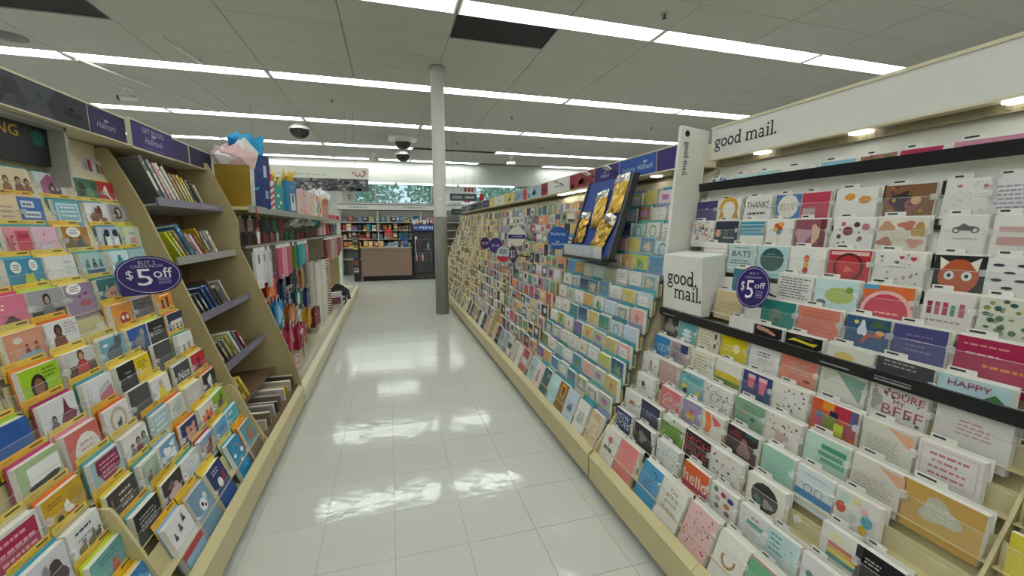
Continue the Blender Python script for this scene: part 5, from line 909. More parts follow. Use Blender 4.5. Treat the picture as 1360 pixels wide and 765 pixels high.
# wrap rolls
def roll(x, y, z, h, r, col, label, stripe=None):
    o = empty('wrap_roll', (x, y, z)); m = MB(); m.tube((x, y, z), (x, y, z+h), r, 14, col, cap=False)
    if stripe:
        k = 0
        while k*.035 < h: m.tube((x, y, z+k*.035), (x, y, z+k*.035+.016), r*1.01, 14, stripe, cap=False); k += 1
    m.build('paper', GLOSS, o, o.location)
    m = MB(); m.tube((x, y, z+h-.002), (x, y, z+h+.002), r*.6, 12, '8a7a5c'); m.tube((x, y, z), (x, y, z+.004), r, 12, '8a7a5c'); m.build('core', MATTE, o, o.location)
    tag(o, label, 'wrapping paper', 'wrapping paper rolls')
rl = [(5.15, 'b8b4ac', 'grey', None), (5.27, 'a8a49c', 'ash grey', None), (5.45, 'd3d0c4', 'cream', None), (5.6, 'd8d5cb', 'ivory', None), (5.75, 'c9c6ba', 'stone', None), (5.95, 'd8d6cf', 'white', None), (6.12, 'd6cfc6', 'speckled white', None), (6.3, 'e0dcd4', 'white and black striped', '3a2c2c'), (6.5, 'd8b8b4', 'pink striped', 'a84a54')]
for y, c, cn, s in rl: roll(-.88, y, .1525, .82 if y < 5.4 else .78, .045, c, '%s roll of wrapping paper standing on the deck' % cn, s)
# packs and bags in the far upright bays
for i, (c, cn, y, z, h) in enumerate((('8a2038', 'wine', 6.9, 1.2, .3), ('7a8a86', 'grey green', 7.15, 1.2, .34), ('c98a6a', 'copper', 7.4, 1.2, .36), ('d8b0a8', 'blush', 7.62, 1.2, .36), ('b0b0a8', 'silver', 7.9, 1.2, .36), ('d88a94', 'pink', 8.2, 1.2, .33), ('6a5a5a', 'mocha', 8.5, 1.2, .36), ('a8323f', 'red', 8.8, 1.2, .3), ('c8a8a0', 'peach', 9.1, 1.2, .3))):
    hang_pack('gift_bag_pack', -.925, y, z, .2, h, .03, c, '%s flat gift bag hanging at the far end of the rail' % cn, 'flat gift bags on the rail')
for i, (c, cn, y) in enumerate((('d8a8b0', 'pale pink', 6.95), ('c8b0b4', 'lilac', 7.35), ('c82a3c', 'red', 7.75), ('5a5a86', 'blue violet', 8.2), ('8a8a9a', 'grey', 8.7))):
    hang_pack('gift_bag_pack', -1.0, y, 1.44, .26, .2, .03, c, '%s pouch hanging just under the top shelf' % cn, 'pouches under the shelf')
m = MB(); m.prism([(-.16, 0), (.16, 0), (.13, .16), (.02, .25), (-.14, .12)], -.12, .12, 'y', '30363a', Matrix.Translation((-.86, 7.55, .153)) @ Matrix.Rotation(.5, 4, 'Z')); tag(m.build('black_sack', MATTE, org=(-.86, 7.55, .153)), 'dark grey crumpled bag lying on the base deck', 'bag')
for i, (c, cn, y, x, h) in enumerate((('8a1c34', 'crimson', 6.75, -.88, .22), ('d8d6d2', 'white', 6.62, -.80, .28), ('1f2448', 'navy', 7.0, -.78, .2), ('3a3a3c', 'black', 6.85, -.76, .1))):
    M = Matrix.Translation((x, y, .153)) @ Matrix.Rotation(.35, 4, 'X') @ Matrix.Rotation(.3*i, 4, 'Z'); m = MB(); m.box((-.1, -.012, 0), (.1, .012, h), c, M); m.box((-.08, -.0135, h*.3), (.08, -.0118, h*.7), 'd8d4d0' if i != 1 else '8a5a60', M)
    tag(m.build('flat_box', PAPER, org=(x, y, .153)), '%s flat box leaning on the base deck beside the rolls' % cn, 'box', 'boxes on the base deck')
# bags in the stepped low pockets
lowp = [(.42, -.80, 3.45, 'd8b8c0', 'pink checked', 'S16,.06,3,c86a80'), (.42, -.80, 3.68, 'b83a5c', 'raspberry', 'W.5,.5,.3,.3,d88aa0'), (.42, -.80, 3.92, 'a82a44', 'red', 'E.5,.7,.2,.12,e8e0dc;P d8c8c8,.3,.1,.5,.6,.6,.1'), (.42, -.80, 4.2, 'd8d4c8', 'white and black', 'R.1,.1,.3,.9,222;R.6,.2,.75,.9,222'), (.42, -.80, 4.5, 'c89a14', 'mustard yellow', 'P a82a34,.0,.7,.3,1,.1,1'), (.42, -.80, 4.75, '7a2a34', 'dark red', 'S9,.06,4,d8c0b0'),
        (.60, -.87, 3.45, '1f5a96', 'cobalt', 'S12,.05,5,8ac0e0'), (.60, -.87, 3.68, '2f86b8', 'blue', 'W.5,.5,.3,.35,8ac8e0'), (.60, -.87, 3.95, 'a8622c', 'orange brown', 'W.5,.5,.3,.3,d89a70'), (.60, -.87, 4.2, '6a5a7c', 'mauve', 'W.4,.6,.3,.3,9a8aa8'), (.60, -.87, 4.45, '2a5a5c', 'dark teal', 'E.4,.6,.2,.3,d8dcd8;S10,.05,3,a8c83c'), (.60, -.87, 4.72, '3a4a80', 'indigo', 'S12,.05,4,d8a04a'),
        (.79, -.94, 3.5, '4a1c1c', 'dark brown', 'R.4,.1,.8,.6,2a1010'), (.79, -.94, 3.8, 'c8421c', 'scarlet', 'W.5,.5,.3,.3,e08a50'), (.79, -.94, 4.05, '2c3a5a', 'midnight', 'S14,.05,2,d8d8d8,c84a3a'), (.79, -.94, 4.3, 'd6d4d0', 'white', 'E.5,.5,.3,.3,3a6a9a'), (.79, -.94, 4.6, '1f2438', 'black blue', 'S9,.06,5,5a8ac0'), (.79, -.94, 4.85, 'b87a4a', 'caramel', 'W.5,.5,.3,.3,d8b08a')]
for i, (z, x, y, c, cn, ops) in enumerate(lowp):
    b = gift_bag(x-.05+.035*(i % 3), y, z-.042-.05*(i % 3 == 2), .21, .05, .17+.012*(i % 4), R90+.12*math.sin(i*2.3), c, '%s gift bag in a low pocket rail' % cn, ops, None, None, 'd8d8d4', seed=40+i, group='gift bags in the low pockets')
    b.rotation_euler = (0, -.12, R90+.12*math.sin(i*2.3))
m = MB(); M = Matrix.Translation((-.755, 3.93, .30)) @ Matrix.Rotation(.35, 4, 'Z') @ Matrix.Rotation(.2, 4, 'X')
m.box((-.002, -.035, -.08), (.002, .035, .13), 'e0dccf', M); tag(m.build('gift_tag', PAPER, org=(-.755, 3.93, .3)), 'large cream gift tag hanging in front of red bags', 'tag')
m = MB(); M = Matrix.Translation((-.745, 3.55, .155)) @ Matrix.Rotation(-.25, 4, 'X'); m.box((-.004, -.05, 0), (.004, .05, .2), 'dcb8c0', M)
for i in range(4): m.box((.004, -.05, .02+.05*i), (.0046, .05, .035+.05*i), 'c8707f', M)
tag(m.build('paper_fan', PAPER, org=(-.745, 3.55, .155)), 'pink checked paper pack leaning at the base deck', 'paper pack')
o = empty('hanging_tag', (-.90, 3.42, 1.24)); m = MB(); m.tube((-.90, 3.42, 1.34), (-.90, 3.42, 1.50), .004, 6, 'a8303a'); m.build('red_cord', MATTE, o, o.location)
m = MB(); m.prism([(3.385, 1.30), (3.40, 1.34), (3.44, 1.34), (3.455, 1.30), (3.44, 1.235), (3.40, 1.235)], -.903, -.899, 'x', 'e2ded8'); m.prism([(3.39, 1.32), (3.40, 1.35), (3.44, 1.35), (3.45, 1.32)], -.8985, -.8975, 'x', 'b0303c'); m.build('paper_tag', PAPER, o, o.location)
tag(o, 'red corded paper tag dangling from the shelf edge', 'tag')

# ================================================================== RIGHT RUN BEYOND THE BLADE SIGN
lean(.05)
fsec = [1.846, 3.05, 4.27, 5.49, 6.71, 9.0]
TCOL = ['teal', 'teal and orange', 'mixed', 'yellow', 'far yellow']
PALS = [['c9dad8', 'd8d4c8', '9fc4c4', '8a6a44', 'b8c8d4', '4f8a8c', 'd8c8cc', 'a8b8a0', 'c8b870', '5a8ab0', 'dcd8cc', '7a6a9a', 'd8a8a0', 'b8c05a', 'd8d6d0', 'c9a060', '3f5a7a', 'd9d9d4'],
        ['d8d4cc', '8a9aa8', '3f4c6a', 'b8505a', 'd8b060', '5a8a8a', 'c8c4c0', '2c2c34', 'd88a50', '7a9a6a', 'd8d6d2', 'a87a8a', 'bcb8b0'],
        ['c8c4bc', '8a8a90', 'd4d2cc', '7a7a80', '3a3a40', 'b89090', 'd8d4cc', '6a8a9a', 'a85a4a', 'd8c070', '4a5a4a', '9a9aa4'],
        ['c8c0a8', '6a7a84', 'd8cc9a', '3a3c40', 'a88a50', 'd8d4c8', '5a6a5a', 'b86a5a', '8a8a84'],
        ['c8c0a8', '6a7a84', 'd8cc9a', '3a3c40', 'a88a50', 'd8d4c8', '5a6a5a']]
TABS = [['3f9aa0', '2f8f98', '4aa0b8', '7a8ab0', '9ab8b4', 'b8b4a8', '5aa898'], ['5a9a9c', 'c8a050', 'c8864c', 'd0bc6a', '8a86a4', 'b8b4a8', '9ab0b0'], ['d8c060', '8a8a90', 'd8d4c8', 'a8a8a8', '4f9aa0'], ['e0be30', 'd8b83c', 'e4cc5c'], ['e0be30', 'd8b83c']]
CN = {'c9dad8': 'pale aqua', 'd8d4c8': 'ivory', '9fc4c4': 'aqua', '8a6a44': 'bronze', 'b8c8d4': 'powder blue', '4f8a8c': 'deep teal', 'd8c8cc': 'blush', 'a8b8a0': 'sage', 'c8b870': 'sand gold', '5a8ab0': 'denim blue', 'dcd8cc': 'cream', '7a6a9a': 'violet', 'd8a8a0': 'salmon', 'b8c05a': 'lime', 'd8d6d0': 'white', 'c9a060': 'ochre', '3f5a7a': 'dark blue', 'd9d9d4': 'snow white'}
MOT = [('plain front', ''), ('grey script', 'L.2,.8,.3,.8,3,999'), ('a pink flower', 'F.5,.5,.16,c86a80;R.49,.1,.51,.4,5a8a5a'), ('a gold heart', 'H.5,.55,.3,c8a040'), ('a round wreath', 'O.5,.5,.28,.06,6a8a6a'), ('a framed picture', 'I.1,8a9aa0;W.5,.5,.25,.25,c8b8a0'), ('small dots', 'S14,.03,3,8a6a7a,5a7a8a'), ('a white panel', 'R.2,.2,.8,.8,e0ded8;L.3,.7,.35,.65,2,888'), ('a leafy sprig', 'W.4,.5,.14,.3,5f8a60;W.65,.45,.12,.25,7aa070'), ('a butterfly', 'E.38,.6,.14,.18,b070a0;E.62,.6,.14,.18,b070a0;R.49,.3,.51,.75,333')]
FIXB = {0: [('cbb596', 'kraft card with a flower border', 'S22,.035,3,5a8a5a,c85a4a,3a6a4a;R.15,.25,.85,.7,dccbb0;L.2,.8,.3,.65,5,8a7a60'), ('dcdad4', 'white card with grey leaves', 'W.4,.4,.15,.2,a8b0b0;W.65,.45,.14,.2,b4b8b4'), ('b8c9d8', 'powder blue card with dark leaves', 'W.4,.35,.12,.14,5a708a;W.6,.4,.12,.14,5a708a'), ('8a6a3c', 'brown card with a gold lantern', 'R.3,.45,.75,.95,d0a030;R.4,.5,.65,.85,5a3414'), ('9fd0d4', 'aqua card with pale sky', 'R0,.5,1,1,b8dce2'), ('3f6a6c', 'dark teal card with white blossom', 'F.7,.75,.1,e0d0cc;S8,.03,4,7aa0a0'), ('dcc9c8', 'blush card with red sprigs', 'W.5,.4,.15,.3,b87a80')]}
nfar = 0
rdf = random.Random(21)
stuff = MB()
for si, (a, b) in enumerate(zip(fsec, fsec[1:])):
    org = (1.3, (a+b)/2, 0); r = empty('card_rack', org)
    tag(r, ['card rack with teal tabs between the blade sign and balloon display', 'card rack with mixed orange and teal tabs past the blue round sign', 'card rack with pale tabs beside the white round sign', 'card rack with yellow tabs in front of the column', 'farthest card rack with yellow tabs behind the beige divider'][si], 'display rack')
    base_unit(r, 1, .955, a, (a+b)/2 if si < 2 else b, org); 
    if si < 2: base_unit(r, 1, .955, (a+b)/2, b, org)
    m = MB(); m.prism([(1.10, .164), (1.60, 1.62), (1.68, 1.66), (1.70, 1.66), (1.70, .164)], a+.003, b-.003); m.build('backing', BEIGE_L, r, org)
    B1('back_panel', (1.70, a, .1), (1.72, b, 1.80), BEIGE_L, r, org)
    for k, zt in enumerate(ZF):
        lean(.36 if k == 0 else .05); Xt = XF(zt)
        tr = tier_plate(r, 1, Xt, zt, a+.006, b-.006, org, BEIGE, zt-.125, zt-.058, .029)
        if si < 3: lip_parts(tr, 1, Xt, zt, a+.006, b-.006, org, zt-.07, zt-.12, rod=si < 2)
        n = int((b-a)/.143); y = a+.078
        for j in range(n):
            yy = y+j*.143+rdf.uniform(-.006, .006)
            if zt > 1.2 and 2.5 < yy < 2.84: continue
            i = rdf.randrange(len(PALS[si])); base = PALS[si][i]; mt = MOT[rdf.randrange(len(MOT))]
            tc = TABS[si][rdf.randrange(len(TABS[si]))]; ec = TABS[si][rdf.randrange(len(TABS[si]))]
            if si == 0 and nfar < 103 and j < 8:
                look, ops = CN[base]+' card with '+mt[0], mt[1]
                if k in FIXB and j < len(FIXB[k]): base, look, ops = FIXB[k][j]
                where = '%s, %s pocket past the blade sign' % (TIERW[k], ordn[j])
                o, M = card('R', XF, zt, k, yy, .118+.012*rdf.random(), look, base, ops, where, env=ec if rdf.random() < .5 else None, t=.012+.012*rdf.random(), drop=.012+.012*rdf.random(), H=.175 if k == 0 else .12, seed=2000+k*20+j, group='cards past the blade sign')
                nfar += 1
                m = MB(); hw = .066; z1 = zt-.001; p = []
                for zz in (zt-.05, z1): p += [(xs(1, Xt, zt, zz, -.027), yy+hw, zz), (xs(1, Xt, zt, zz, -.027), yy-hw, zz)]
                m.mesh(p+[(x+.0015, q, z) for x, q, z in p], [(0, 1, 3, 2), (4, 6, 7, 5), (2, 3, 7, 6), (0, 2, 6, 4), (1, 5, 7, 3)], tc); m.build('ticket_tab', MATTE, tr, org)
            else:
                H = .175 if k == 0 else .12; w_ = .124; t = .010+.014*rdf.random(); L = H+.004+.018*rdf.random(); s, c = math.sin(BETA), math.cos(BETA)
                M = cmat('R', Xt-s*L, yy, zt-c*L, roll=rdf.uniform(-.04, .04)); w_ = rdf.uniform(.104, .132)
                stuff.box((-w_/2, 0, 0), (w_/2, t, H), 'd8d5cc', M, front=base)
                if rdf.random() < .4: stuff.box((-w_/2, t*.45, H-.002), (w_/2, t*.7, H+.001), PALS[si][rdf.randrange(len(PALS[si]))], M)
                q = MB(); rr_ = rdf.random(); c2 = PALS[si][rdf.randrange(len(PALS[si]))]
                if rr_ < .35: q.poly([(-w_*.3, -.0008, H*.5), (w_*.3, -.0008, H*.5), (w_*.3, -.0008, H*.85), (-w_*.3, -.0008, H*.85)], c2)
                elif rr_ < .6: q.poly([(x, -.0008, z) for x, z in ell(rdf.uniform(-.02, .02), H*.65, w_*.25, H*.2, 10)], c2)
                elif rr_ < .8: q.poly([(-w_/2, -.0008, H*.35), (w_/2, -.0008, H*.35), (w_/2, -.0008, H*.62), (-w_/2, -.0008, H*.62)], c2)
                for f, cc in zip(q.f, q.c): stuff.poly([M @ Vector(q.v[v_]) for v_ in f], cc)
                if rdf.random() < .75: stuff.box((-w_/2-.001, t, H*.5), (w_/2+.002, t+.003, H+.009), ec, M)
                
                if rdf.random() < .7: stuff.box((-.064, .027, H*.5), (.064, .0285, H+.013), tc, M)
# the nearest bays beside and behind the viewer
for sd, prof, Zs, ya, yb, ln_ in (('R', XG, ZG, -.68, .33, .08), ('L', XL, ZL, .24, .86, .11)):
    for k, zt in enumerate(Zs):
        lean(.36 if k == 0 else ln_); y = ya+.075
        while y < yb:
            H = .165 if k == 0 else (.052 if sd == 'R' and k in (7, 13) else .12); t = .012; L = H+.014; s, c = math.sin(BETA), math.cos(BETA); sg = 1 if sd == 'R' else -1
            M = cmat(sd, prof(zt)-sg*s*L, y, zt-c*L); base = PALS[0][rdf.randrange(18)]; c2 = PALS[1][rdf.randrange(13)]
            stuff.box((-.06, 0, 0), (.06, t, H), 'dedbd2', M, front=base)
            stuff.poly([M @ Vector((x, -.0008, z)) for x, z in ell(0, H*.65, .03, min(.025, H*.25), 10)], c2)
            stuff.box((-.066, t+.002, H*.5), (.066, t+.004, H+.013), 'e4e2db' if sd == 'R' else 'e6b81c', M); y += .152
so = stuff.build('greeting_cards', PAPER); so['kind'] = 'stuff'; tag(so, 'dense tiers of far greeting cards receding along the right rack', 'cards')
fr_last = [o for o in bpy.data.objects if o.name.startswith('card_rack') and abs(o.location.y-(fsec[4]+fsec[5])/2) < .01][0]
m = MB(); m.prism([(.972, .168), (.965, .22), (1.385, 1.38), (1.44, 1.40), (1.50, 1.38), (1.06, .168)], 6.49, 6.505); r4 = [o for o in bpy.data.objects if o.name.startswith('card_rack') and abs(o.location.y-(fsec[3]+fsec[4])/2) < .01][0]; m.build('divider', BEIGE_L, r4, r4.location)
m = MB(); m.prism([(.97, .168), (.975, .22), (1.07, .48), (1.12, .5), (1.15, .168)], 4.262, 4.272); r3 = [o for o in bpy.data.objects if o.name.startswith('card_rack') and abs(o.location.y-(fsec[2]+fsec[3])/2) < .01][0]; m.build('low_divider', BEIGE, r3, r3.location)
side_panel(fr_last, 'end_panel', 1, [(1.0, .0), (1.0, .21), (1.52, 1.6), (1.72, 1.66), (1.72, 0)], 9.01, fr_last.location, BEIGE, .016)

# header signs of the right run
HX = 1.50; fz0, fz1 = 1.667, 1.783
def yu(u): return y_of(u, HX, 1.72)
def d_day(m, fn, w_, z0, z1):
    put_text(m, 'DaySpring', fn, w_*.28, (z0+z1)/2-.012, w_*.36, 'b8c8e4', shear=.1); hallmark(m, fn, w_*.72, (z0+z1)/2-.008, w_*.4, 'c4d0e6')
def d_word(t, col, k=.5): return lambda m, fn, w_, z0, z1: put_text(m, t, fn, w_*.5, (z0+z1)/2, min(w_*k, .25), col)
def d_bar(m, fn, w_, z0, z1): bars(m, fn, w_*.5, (z0+z1)/2, min(w_*.4, .2), .02, 1, '8f8f92')
def d_photo(cs):
    def f(m, fn, w_, z0, z1):
        rd = random.Random(len(cs))
        for i in range(14): m.poly([fn(*p) for p in ell(rd.uniform(.1, .9)*w_, rd.uniform(z0+.02, z1-.02), w_*.07, .02, 8)], cs[i % len(cs)])
    return f
hb = [1.862, 2.154, 2.565, 2.92, 3.37, 3.88, yu(719), yu(700), yu(695), yu(683.4), yu(670), yu(657), yu(650), yu(641), 9.0]
hs = [('33246e', 'plain purple header sign next to the blade sign', None), ('2450a0', 'blue header sign with white DaySpring script', d_day), ('34266e', 'purple header sign with white crown script', d_hall('c0bcd8')), ('862632', 'dark red header sign next to the purple one', d_photo(['9a3038', '762028'])), ('d2d0cc', 'white header sign with small grey word', d_bar), ('8c2a34', 'second dark red header sign past the white one', d_photo(['a03840', '782028'])),
      ('9ab4c6', 'pale blue header sign past the red ones', d_photo(['a8c0d0', '88a4b8'])), ('b02a34', 'narrow bright red header sign', None), ('8fa8bc', 'grey blue header sign with a dark motif', d_photo(['6f8aa4', 'a8bccc'])), ('cfc06a', 'yellow header sign past the blue ones', d_photo(['d8cc84', 'b8a850'])), ('d0cdc6', 'white header sign between two yellow ones', d_bar), ('cbbb62', 'small yellow header sign', None), ('322c50', 'dark violet header sign with a white mark', d_bar), ('3c4248', 'dark photo header sign at the rack end', d_photo(['6a7a8a', '8a8a80', '2a2c30']))]
for (c, lb, dc), y0, y1 in zip(hs, hb, hb[1:]): header('R', HX, y0, y1, fz0, fz1, c, lb, dc)
m = MB(); m.box((1.515, 1.862, 1.655), (1.71, 9.0, 1.661)); tag(m.build('header_beam', BEIGE_L), 'beige beam carrying the coloured header signs', 'beam')
# lamps in the header rail
for ua, ub in ((744, 761), (767, 780), (869, 875)):
    ya, yb = sorted((y_of(ua, 1.55, 1.65), y_of(ub, 1.55, 1.65))); m = MB(); m.box((1.525, ya, 1.647), (1.575, yb, 1.655)); tag(m.build('rail_light', UL), 'small lit strip tucked under the coloured header signs', 'light', 'strip lights under the header signs')
for y in (2.62, 2.92, 3.5):
    o = empty('arm_light', (1.45, y, 1.72)); m = MB(); m.tube((1.50, y, 1.72), (1.43, y-.02, 1.75), .004, 6); m.build('arm', DARKG, o, o.location)
    m = MB(); M = Matrix.Translation((1.415, y-.03, 1.745)) @ Matrix.Rotation(.5, 4, 'Y'); m.box((-.025, -.035, -.004), (.025, .035, .004), 'e0ded4', M); m.build('head', MATTE, o, o.location)
    tag(o, 'small square lamp on an arm over the header signs', 'lamp', 'arm lamps on the header')
# foil balloon display board
db = empty('balloon_display', (1.3, 2.5, 1.14)); y0, y1 = 2.25, 2.80
pl = lambda z, o_=0: 1.262+.30*(z-1.16)-o_
m = MB(); m.mesh([(pl(1.17), y1, 1.17), (pl(1.17), y0, 1.17), (pl(1.66), y0, 1.66), (pl(1.66), y1, 1.66), (pl(1.17)+.03, y1, 1.17), (pl(1.17)+.03, y0, 1.17), (pl(1.66)+.03, y0, 1.66), (pl(1.66)+.03, y1, 1.66)], [(0, 1, 2, 3), (7, 6, 5, 4), (0, 3, 7, 4), (1, 5, 6, 2), (3, 2, 6, 7)], '24408c'); m.build('board', MATTE, db, db.location)
m = MB()
for ya, yb in ((y0-.02, y0), (y1, y1+.02)): m.mesh([(pl(1.15, .012), ya, 1.15), (pl(1.15, .012), yb, 1.15), (pl(1.67, .012), yb, 1.67), (pl(1.67, .012), ya, 1.67), (pl(1.15)+.03, ya, 1.15), (pl(1.15)+.03, yb, 1.15), (pl(1.67)+.03, yb, 1.67), (pl(1.67)+.03, ya, 1.67)], [(0, 1, 2, 3), (1, 5, 6, 2), (0, 3, 7, 4), (3, 2, 6, 7), (0, 4, 5, 1)])
m.box((pl(1.15)-.05, y0-.02, 1.14), (pl(1.15)+.05, y1+.02, 1.16)); m.build('frame', mat('dark_display_frame', '33363a', rough=.4), db, db.location)
m = MB(); m.box((pl(1.16)-.05, y0, 1.16), (pl(1.16)-.047, y1, 1.235)); m.build('tray_guard', CLEAR2, db, db.location)
m = MB()
for i in range(4): m.box((pl(1.17)-.0505, y0+.06+.14*i, 1.185), (pl(1.17)-.0495, y0+.10+.14*i, 1.21), 'e0dfda')
m.build('price_tickets', MATTE, db, db.location)
tag(db, 'tilted blue display board of foil balloon packs in a dark frame', 'display')
def foil(y, z, rot, label, w_=.155, h=.25):
    o = empty('balloon_pack', (pl(z-h/2, .02), y, z-h/2)); c = Vector((pl(z, .014), y, z)); s_ = math.atan(.30)
    u = Vector((0, -1, 0)); v = Vector((math.sin(s_), 0, math.cos(s_))); n = u.cross(v)
    u2 = u*math.cos(rot)+v*math.sin(rot); v2 = v*math.cos(rot)-u*math.sin(rot); rd = random.Random(int(y*100+z*10)); m = MB(); N = 7; K = 9
    vs = []
    for j in range(K+1):
        for i in range(N+1):
            a, b = i/N-.5, j/K-.5; e = 1-(2*a)**4; f_ = 1-(2*b)**4
            vs.append(c+u2*a*w_+v2*b*h+n*(.012*e*f_+rd.uniform(-.004, .006)))
    for j in range(K):
        for i in range(N):
            q = j*(N+1)+i; cc = 'c29c3e' if j < 7 else 'd8d4c8'
            i0 = len(m.v); m.v += [tuple(vs[q]), tuple(vs[q+1]), tuple(vs[q+N+2]), tuple(vs[q+N+1])]; m.f.append((i0, i0+1, i0+2, i0+3)); m.c.append(lin(cc)); m.sm.append(False)
    m.build('foil_pouch', mat('gold_foil', attr=True, rough=.25, metal=.7), o, o.location)
    m = MB(); f2 = lambda x, y_: tuple(c+u2*x+v2*y_+n*.02); bars(m, f2, 0, h*.33, w_*.7, .03, 2, '5a5a5c'); m.box((-.001, -.001, -.001), (.001, .001, .001), 'ddd', Matrix.Translation(c+v2*h*.46)); m.build('pouch_print', MATTE, o, o.location)
    tag(o, label, 'balloon pack', 'foil balloon packs')
foil(2.335, 1.555, .05, 'gold foil pack hanging highest on the blue board')
foil(2.53, 1.47, .1, 'gold foil pack hanging mid-height on the blue board')
foil(2.70, 1.35, .0, 'gold foil pack hanging lowest at the far side of the board', .13, .22)
foil(2.39, 1.32, -.35, 'tilted white and gold foil pack resting in the tray', .17, .26)
# round shelf signs
def disc_sign(c, r, yaw, col, label, deco=None):
    c = Vector(c); ux = Vector((math.sin(yaw), -math.cos(yaw), 0)); uy = Vector((0, 0, 1)); n = ux.cross(uy); o = empty('round_sign', c-uy*r)
    F = lambda d: (lambda x, y: tuple(c+ux*x+uy*y+n*d)); p = ell(0, 0, r, r, 28); m = MB()
    m.mesh([F(0)(*q) for q in p]+[F(-.004)(*q) for q in p], [tuple(range(28)), tuple(range(55, 27, -1))]+[(i, i+28, (i+1) % 28+28, (i+1) % 28) for i in range(28)], col); m.build('disc', MATTE, o, o.location)
    m = MB(); m.tube(c-n*.004, (XF(c.z)+.02, c.y, c.z-.03), .005, 6, '222'); m.build('arm', BLACKP, o, o.location)
    if deco: m = MB(); deco(m, F(.001)); m.build('print', MATTE, o, o.location)
    tag(o, label, 'sign')
YW = .75
def dd(m, f): put_text(m, 'DaySpring', f, 0, .03, .12, 'c8d8ea', shear=.1); hallmark(m, f, 0, -.045, .11, 'c8d8ea')
disc_sign((1.245, 3.0, 1.27), .088, YW, '22509a', 'round blue sign with DaySpring script beside the balloon board', dd)
def dw(m, f): m.poly([f(-.098, -.02), f(.098, -.02), f(.098, .02), f(-.098, .02)], '3a2a80'); bars(m, f, 0, 0, .12, .02, 1, 'e0e0ea')
disc_sign((1.25, 4.1, 1.26), .10, YW, 'c9c6b8', 'round cream sign with a purple band', dw)
def p5(t): return lambda m, f: put_text(m, t, f, 0, 0, .1, 'd8d4e8')
disc_sign((1.2, 5.35, 1.15), .075, YW, '2e2058', 'small round purple price sign reading 2.99', p5('$2.99'))
disc_sign((1.19, 4.75, 1.145), .09, YW, '3a2c70', 'round purple sign reading five off on the far rack', p5('$5 off'))
def dr(m, f): m.poly([f(*q) for q in ell(0, 0, .085, .085, 14, math.pi*1.08, math.pi*1.92)], 'b8323a'); bars(m, f, 0, .03, .09, .05, 3, '33445a')
disc_sign((1.16, 4.3, 1.07), .086, YW, 'b9c0c4', 'round grey and red shelf sign under the cream one', dr)
disc_sign((1.155, 3.92, 1.09), .08, .2, '1e2030', 'round black offer sign turned edgewise', p5('$5'))

# ================================================================== COUNTER, COOLER AND BACK SHELVES
ct = empty('checkout_counter', (-.06, 11.5, 0))
BR = mat('brown_laminate', '8a7262', rough=.45, var=.06, scale=5)
B1('kick_board', (-.67, 11.24, 0), (.55, 11.9, .13), BLACKP, ct, ct.location)
B1('front_panel', (-.68, 11.2, .13), (.55, 11.9, .585), BR, ct, ct.location); B1('front_panel', (-.68, 11.2, .597), (.55, 11.9, .835), BR, ct, ct.location)
B1('panel_joint', (-.675, 11.21, .58), (.545, 11.89, .6), BR, ct, ct.location); B1('worktop', (-.70, 11.17, .835), (.57, 11.92, .86), mat('grey_worktop', 'a8a49c', rough=.3), ct, ct.location)
tag(ct, 'brown checkout counter with black kick board', 'counter')
# cooler
ck = empty('drinks_cooler', (.86, 11.5, 0)); kb = lambda n, a, b, mt, p=ck: B1(n, a, b, mt, p, ck.location)
m = MB(); m.box((.585, 11.2, 0), (.605, 11.8, 1.44)); m.box((1.135, 11.2, 0), (1.155, 11.8, 1.44)); m.box((.605, 11.78, 0), (1.135, 11.8, 1.44)); m.box((.605, 11.2, 1.27), (1.135, 11.79, 1.44)); m.box((.605, 11.2, 0), (1.135, 11.79, .16)); m.build('cabinet', BLACKP, ck, ck.location)
PB = kb('header_sign', (.61, 11.192, 1.285), (1.13, 11.2, 1.425), mat('blue_sign_panel', '1c5aa8', rough=.3))
m = MB(); m.poly([(x, 11.1905, z) for x, z in ell(.68, 1.355, .05, .045, 16)], 'e8e8ec'); m.poly([(x, 11.1903, z) for x, z in ell(.68, 1.355, .048, .043, 8, 0, math.pi)], 'c02030'); m.poly([(x, 11.1903, z) for x, z in ell(.68, 1.355, .048, .043, 8, math.pi, 2*math.pi)], '1c3a90'); m.poly([(.63, 11.1901, 1.35), (.68, 11.1901, 1.342), (.73, 11.1901, 1.36), (.73, 11.1901, 1.37), (.68, 11.1901, 1.355), (.63, 11.1901, 1.364)], 'f0f0f0')
put_text(m, 'PEPSI', lambda x, y: (x, 11.1903, y), .94, 1.355, .34, 'e8eef4', .07); m.build('sign_print', MATTE, PB, ck.location)
for z in (.17, .47, .76, 1.03): kb('rack', (.61, 11.26, z), (1.13, 11.76, z+.012), DARKG)
m = MB()
for p0, p1 in (((.605, 11.19, .16), (.63, 11.22, 1.27)), ((1.11, 11.19, .16), (1.135, 11.22, 1.27)), ((.605, 11.19, .16), (1.135, 11.22, .19)), ((.605, 11.19, 1.24), (1.135, 11.22, 1.27))): m.box(p0, p1)
dr_ = m.build('door_frame', BLACKP, ck, ck.location); B1('door_glass', (.63, 11.2, .19), (1.11, 11.206, 1.24), clear_mat('cooler_glass', .10, (.3, .33, .36), .05), dr_, ck.location)
m = MB(); m.tube((.65, 11.165, .7), (.65, 11.165, 1.05), .012, 8); m.tube((.65, 11.165, .72), (.65, 11.2, .72), .008, 6); m.tube((.65, 11.165, 1.03), (.65, 11.2, 1.03), .008, 6); m.build('handle', mat('steel_handle', 'b0b0b0', rough=.3, metal=.8), dr_, ck.location)
m = MB(); m.box((.645, 11.188, 1.06), (.70, 11.1895, 1.13), 'd8d8d8'); m.build('sticker', MATTE, dr_, ck.location)
for i in range(5): kb('grille_slat', (.63, 11.192, .03+.025*i), (1.11, 11.2, .04+.025*i), DARKG)
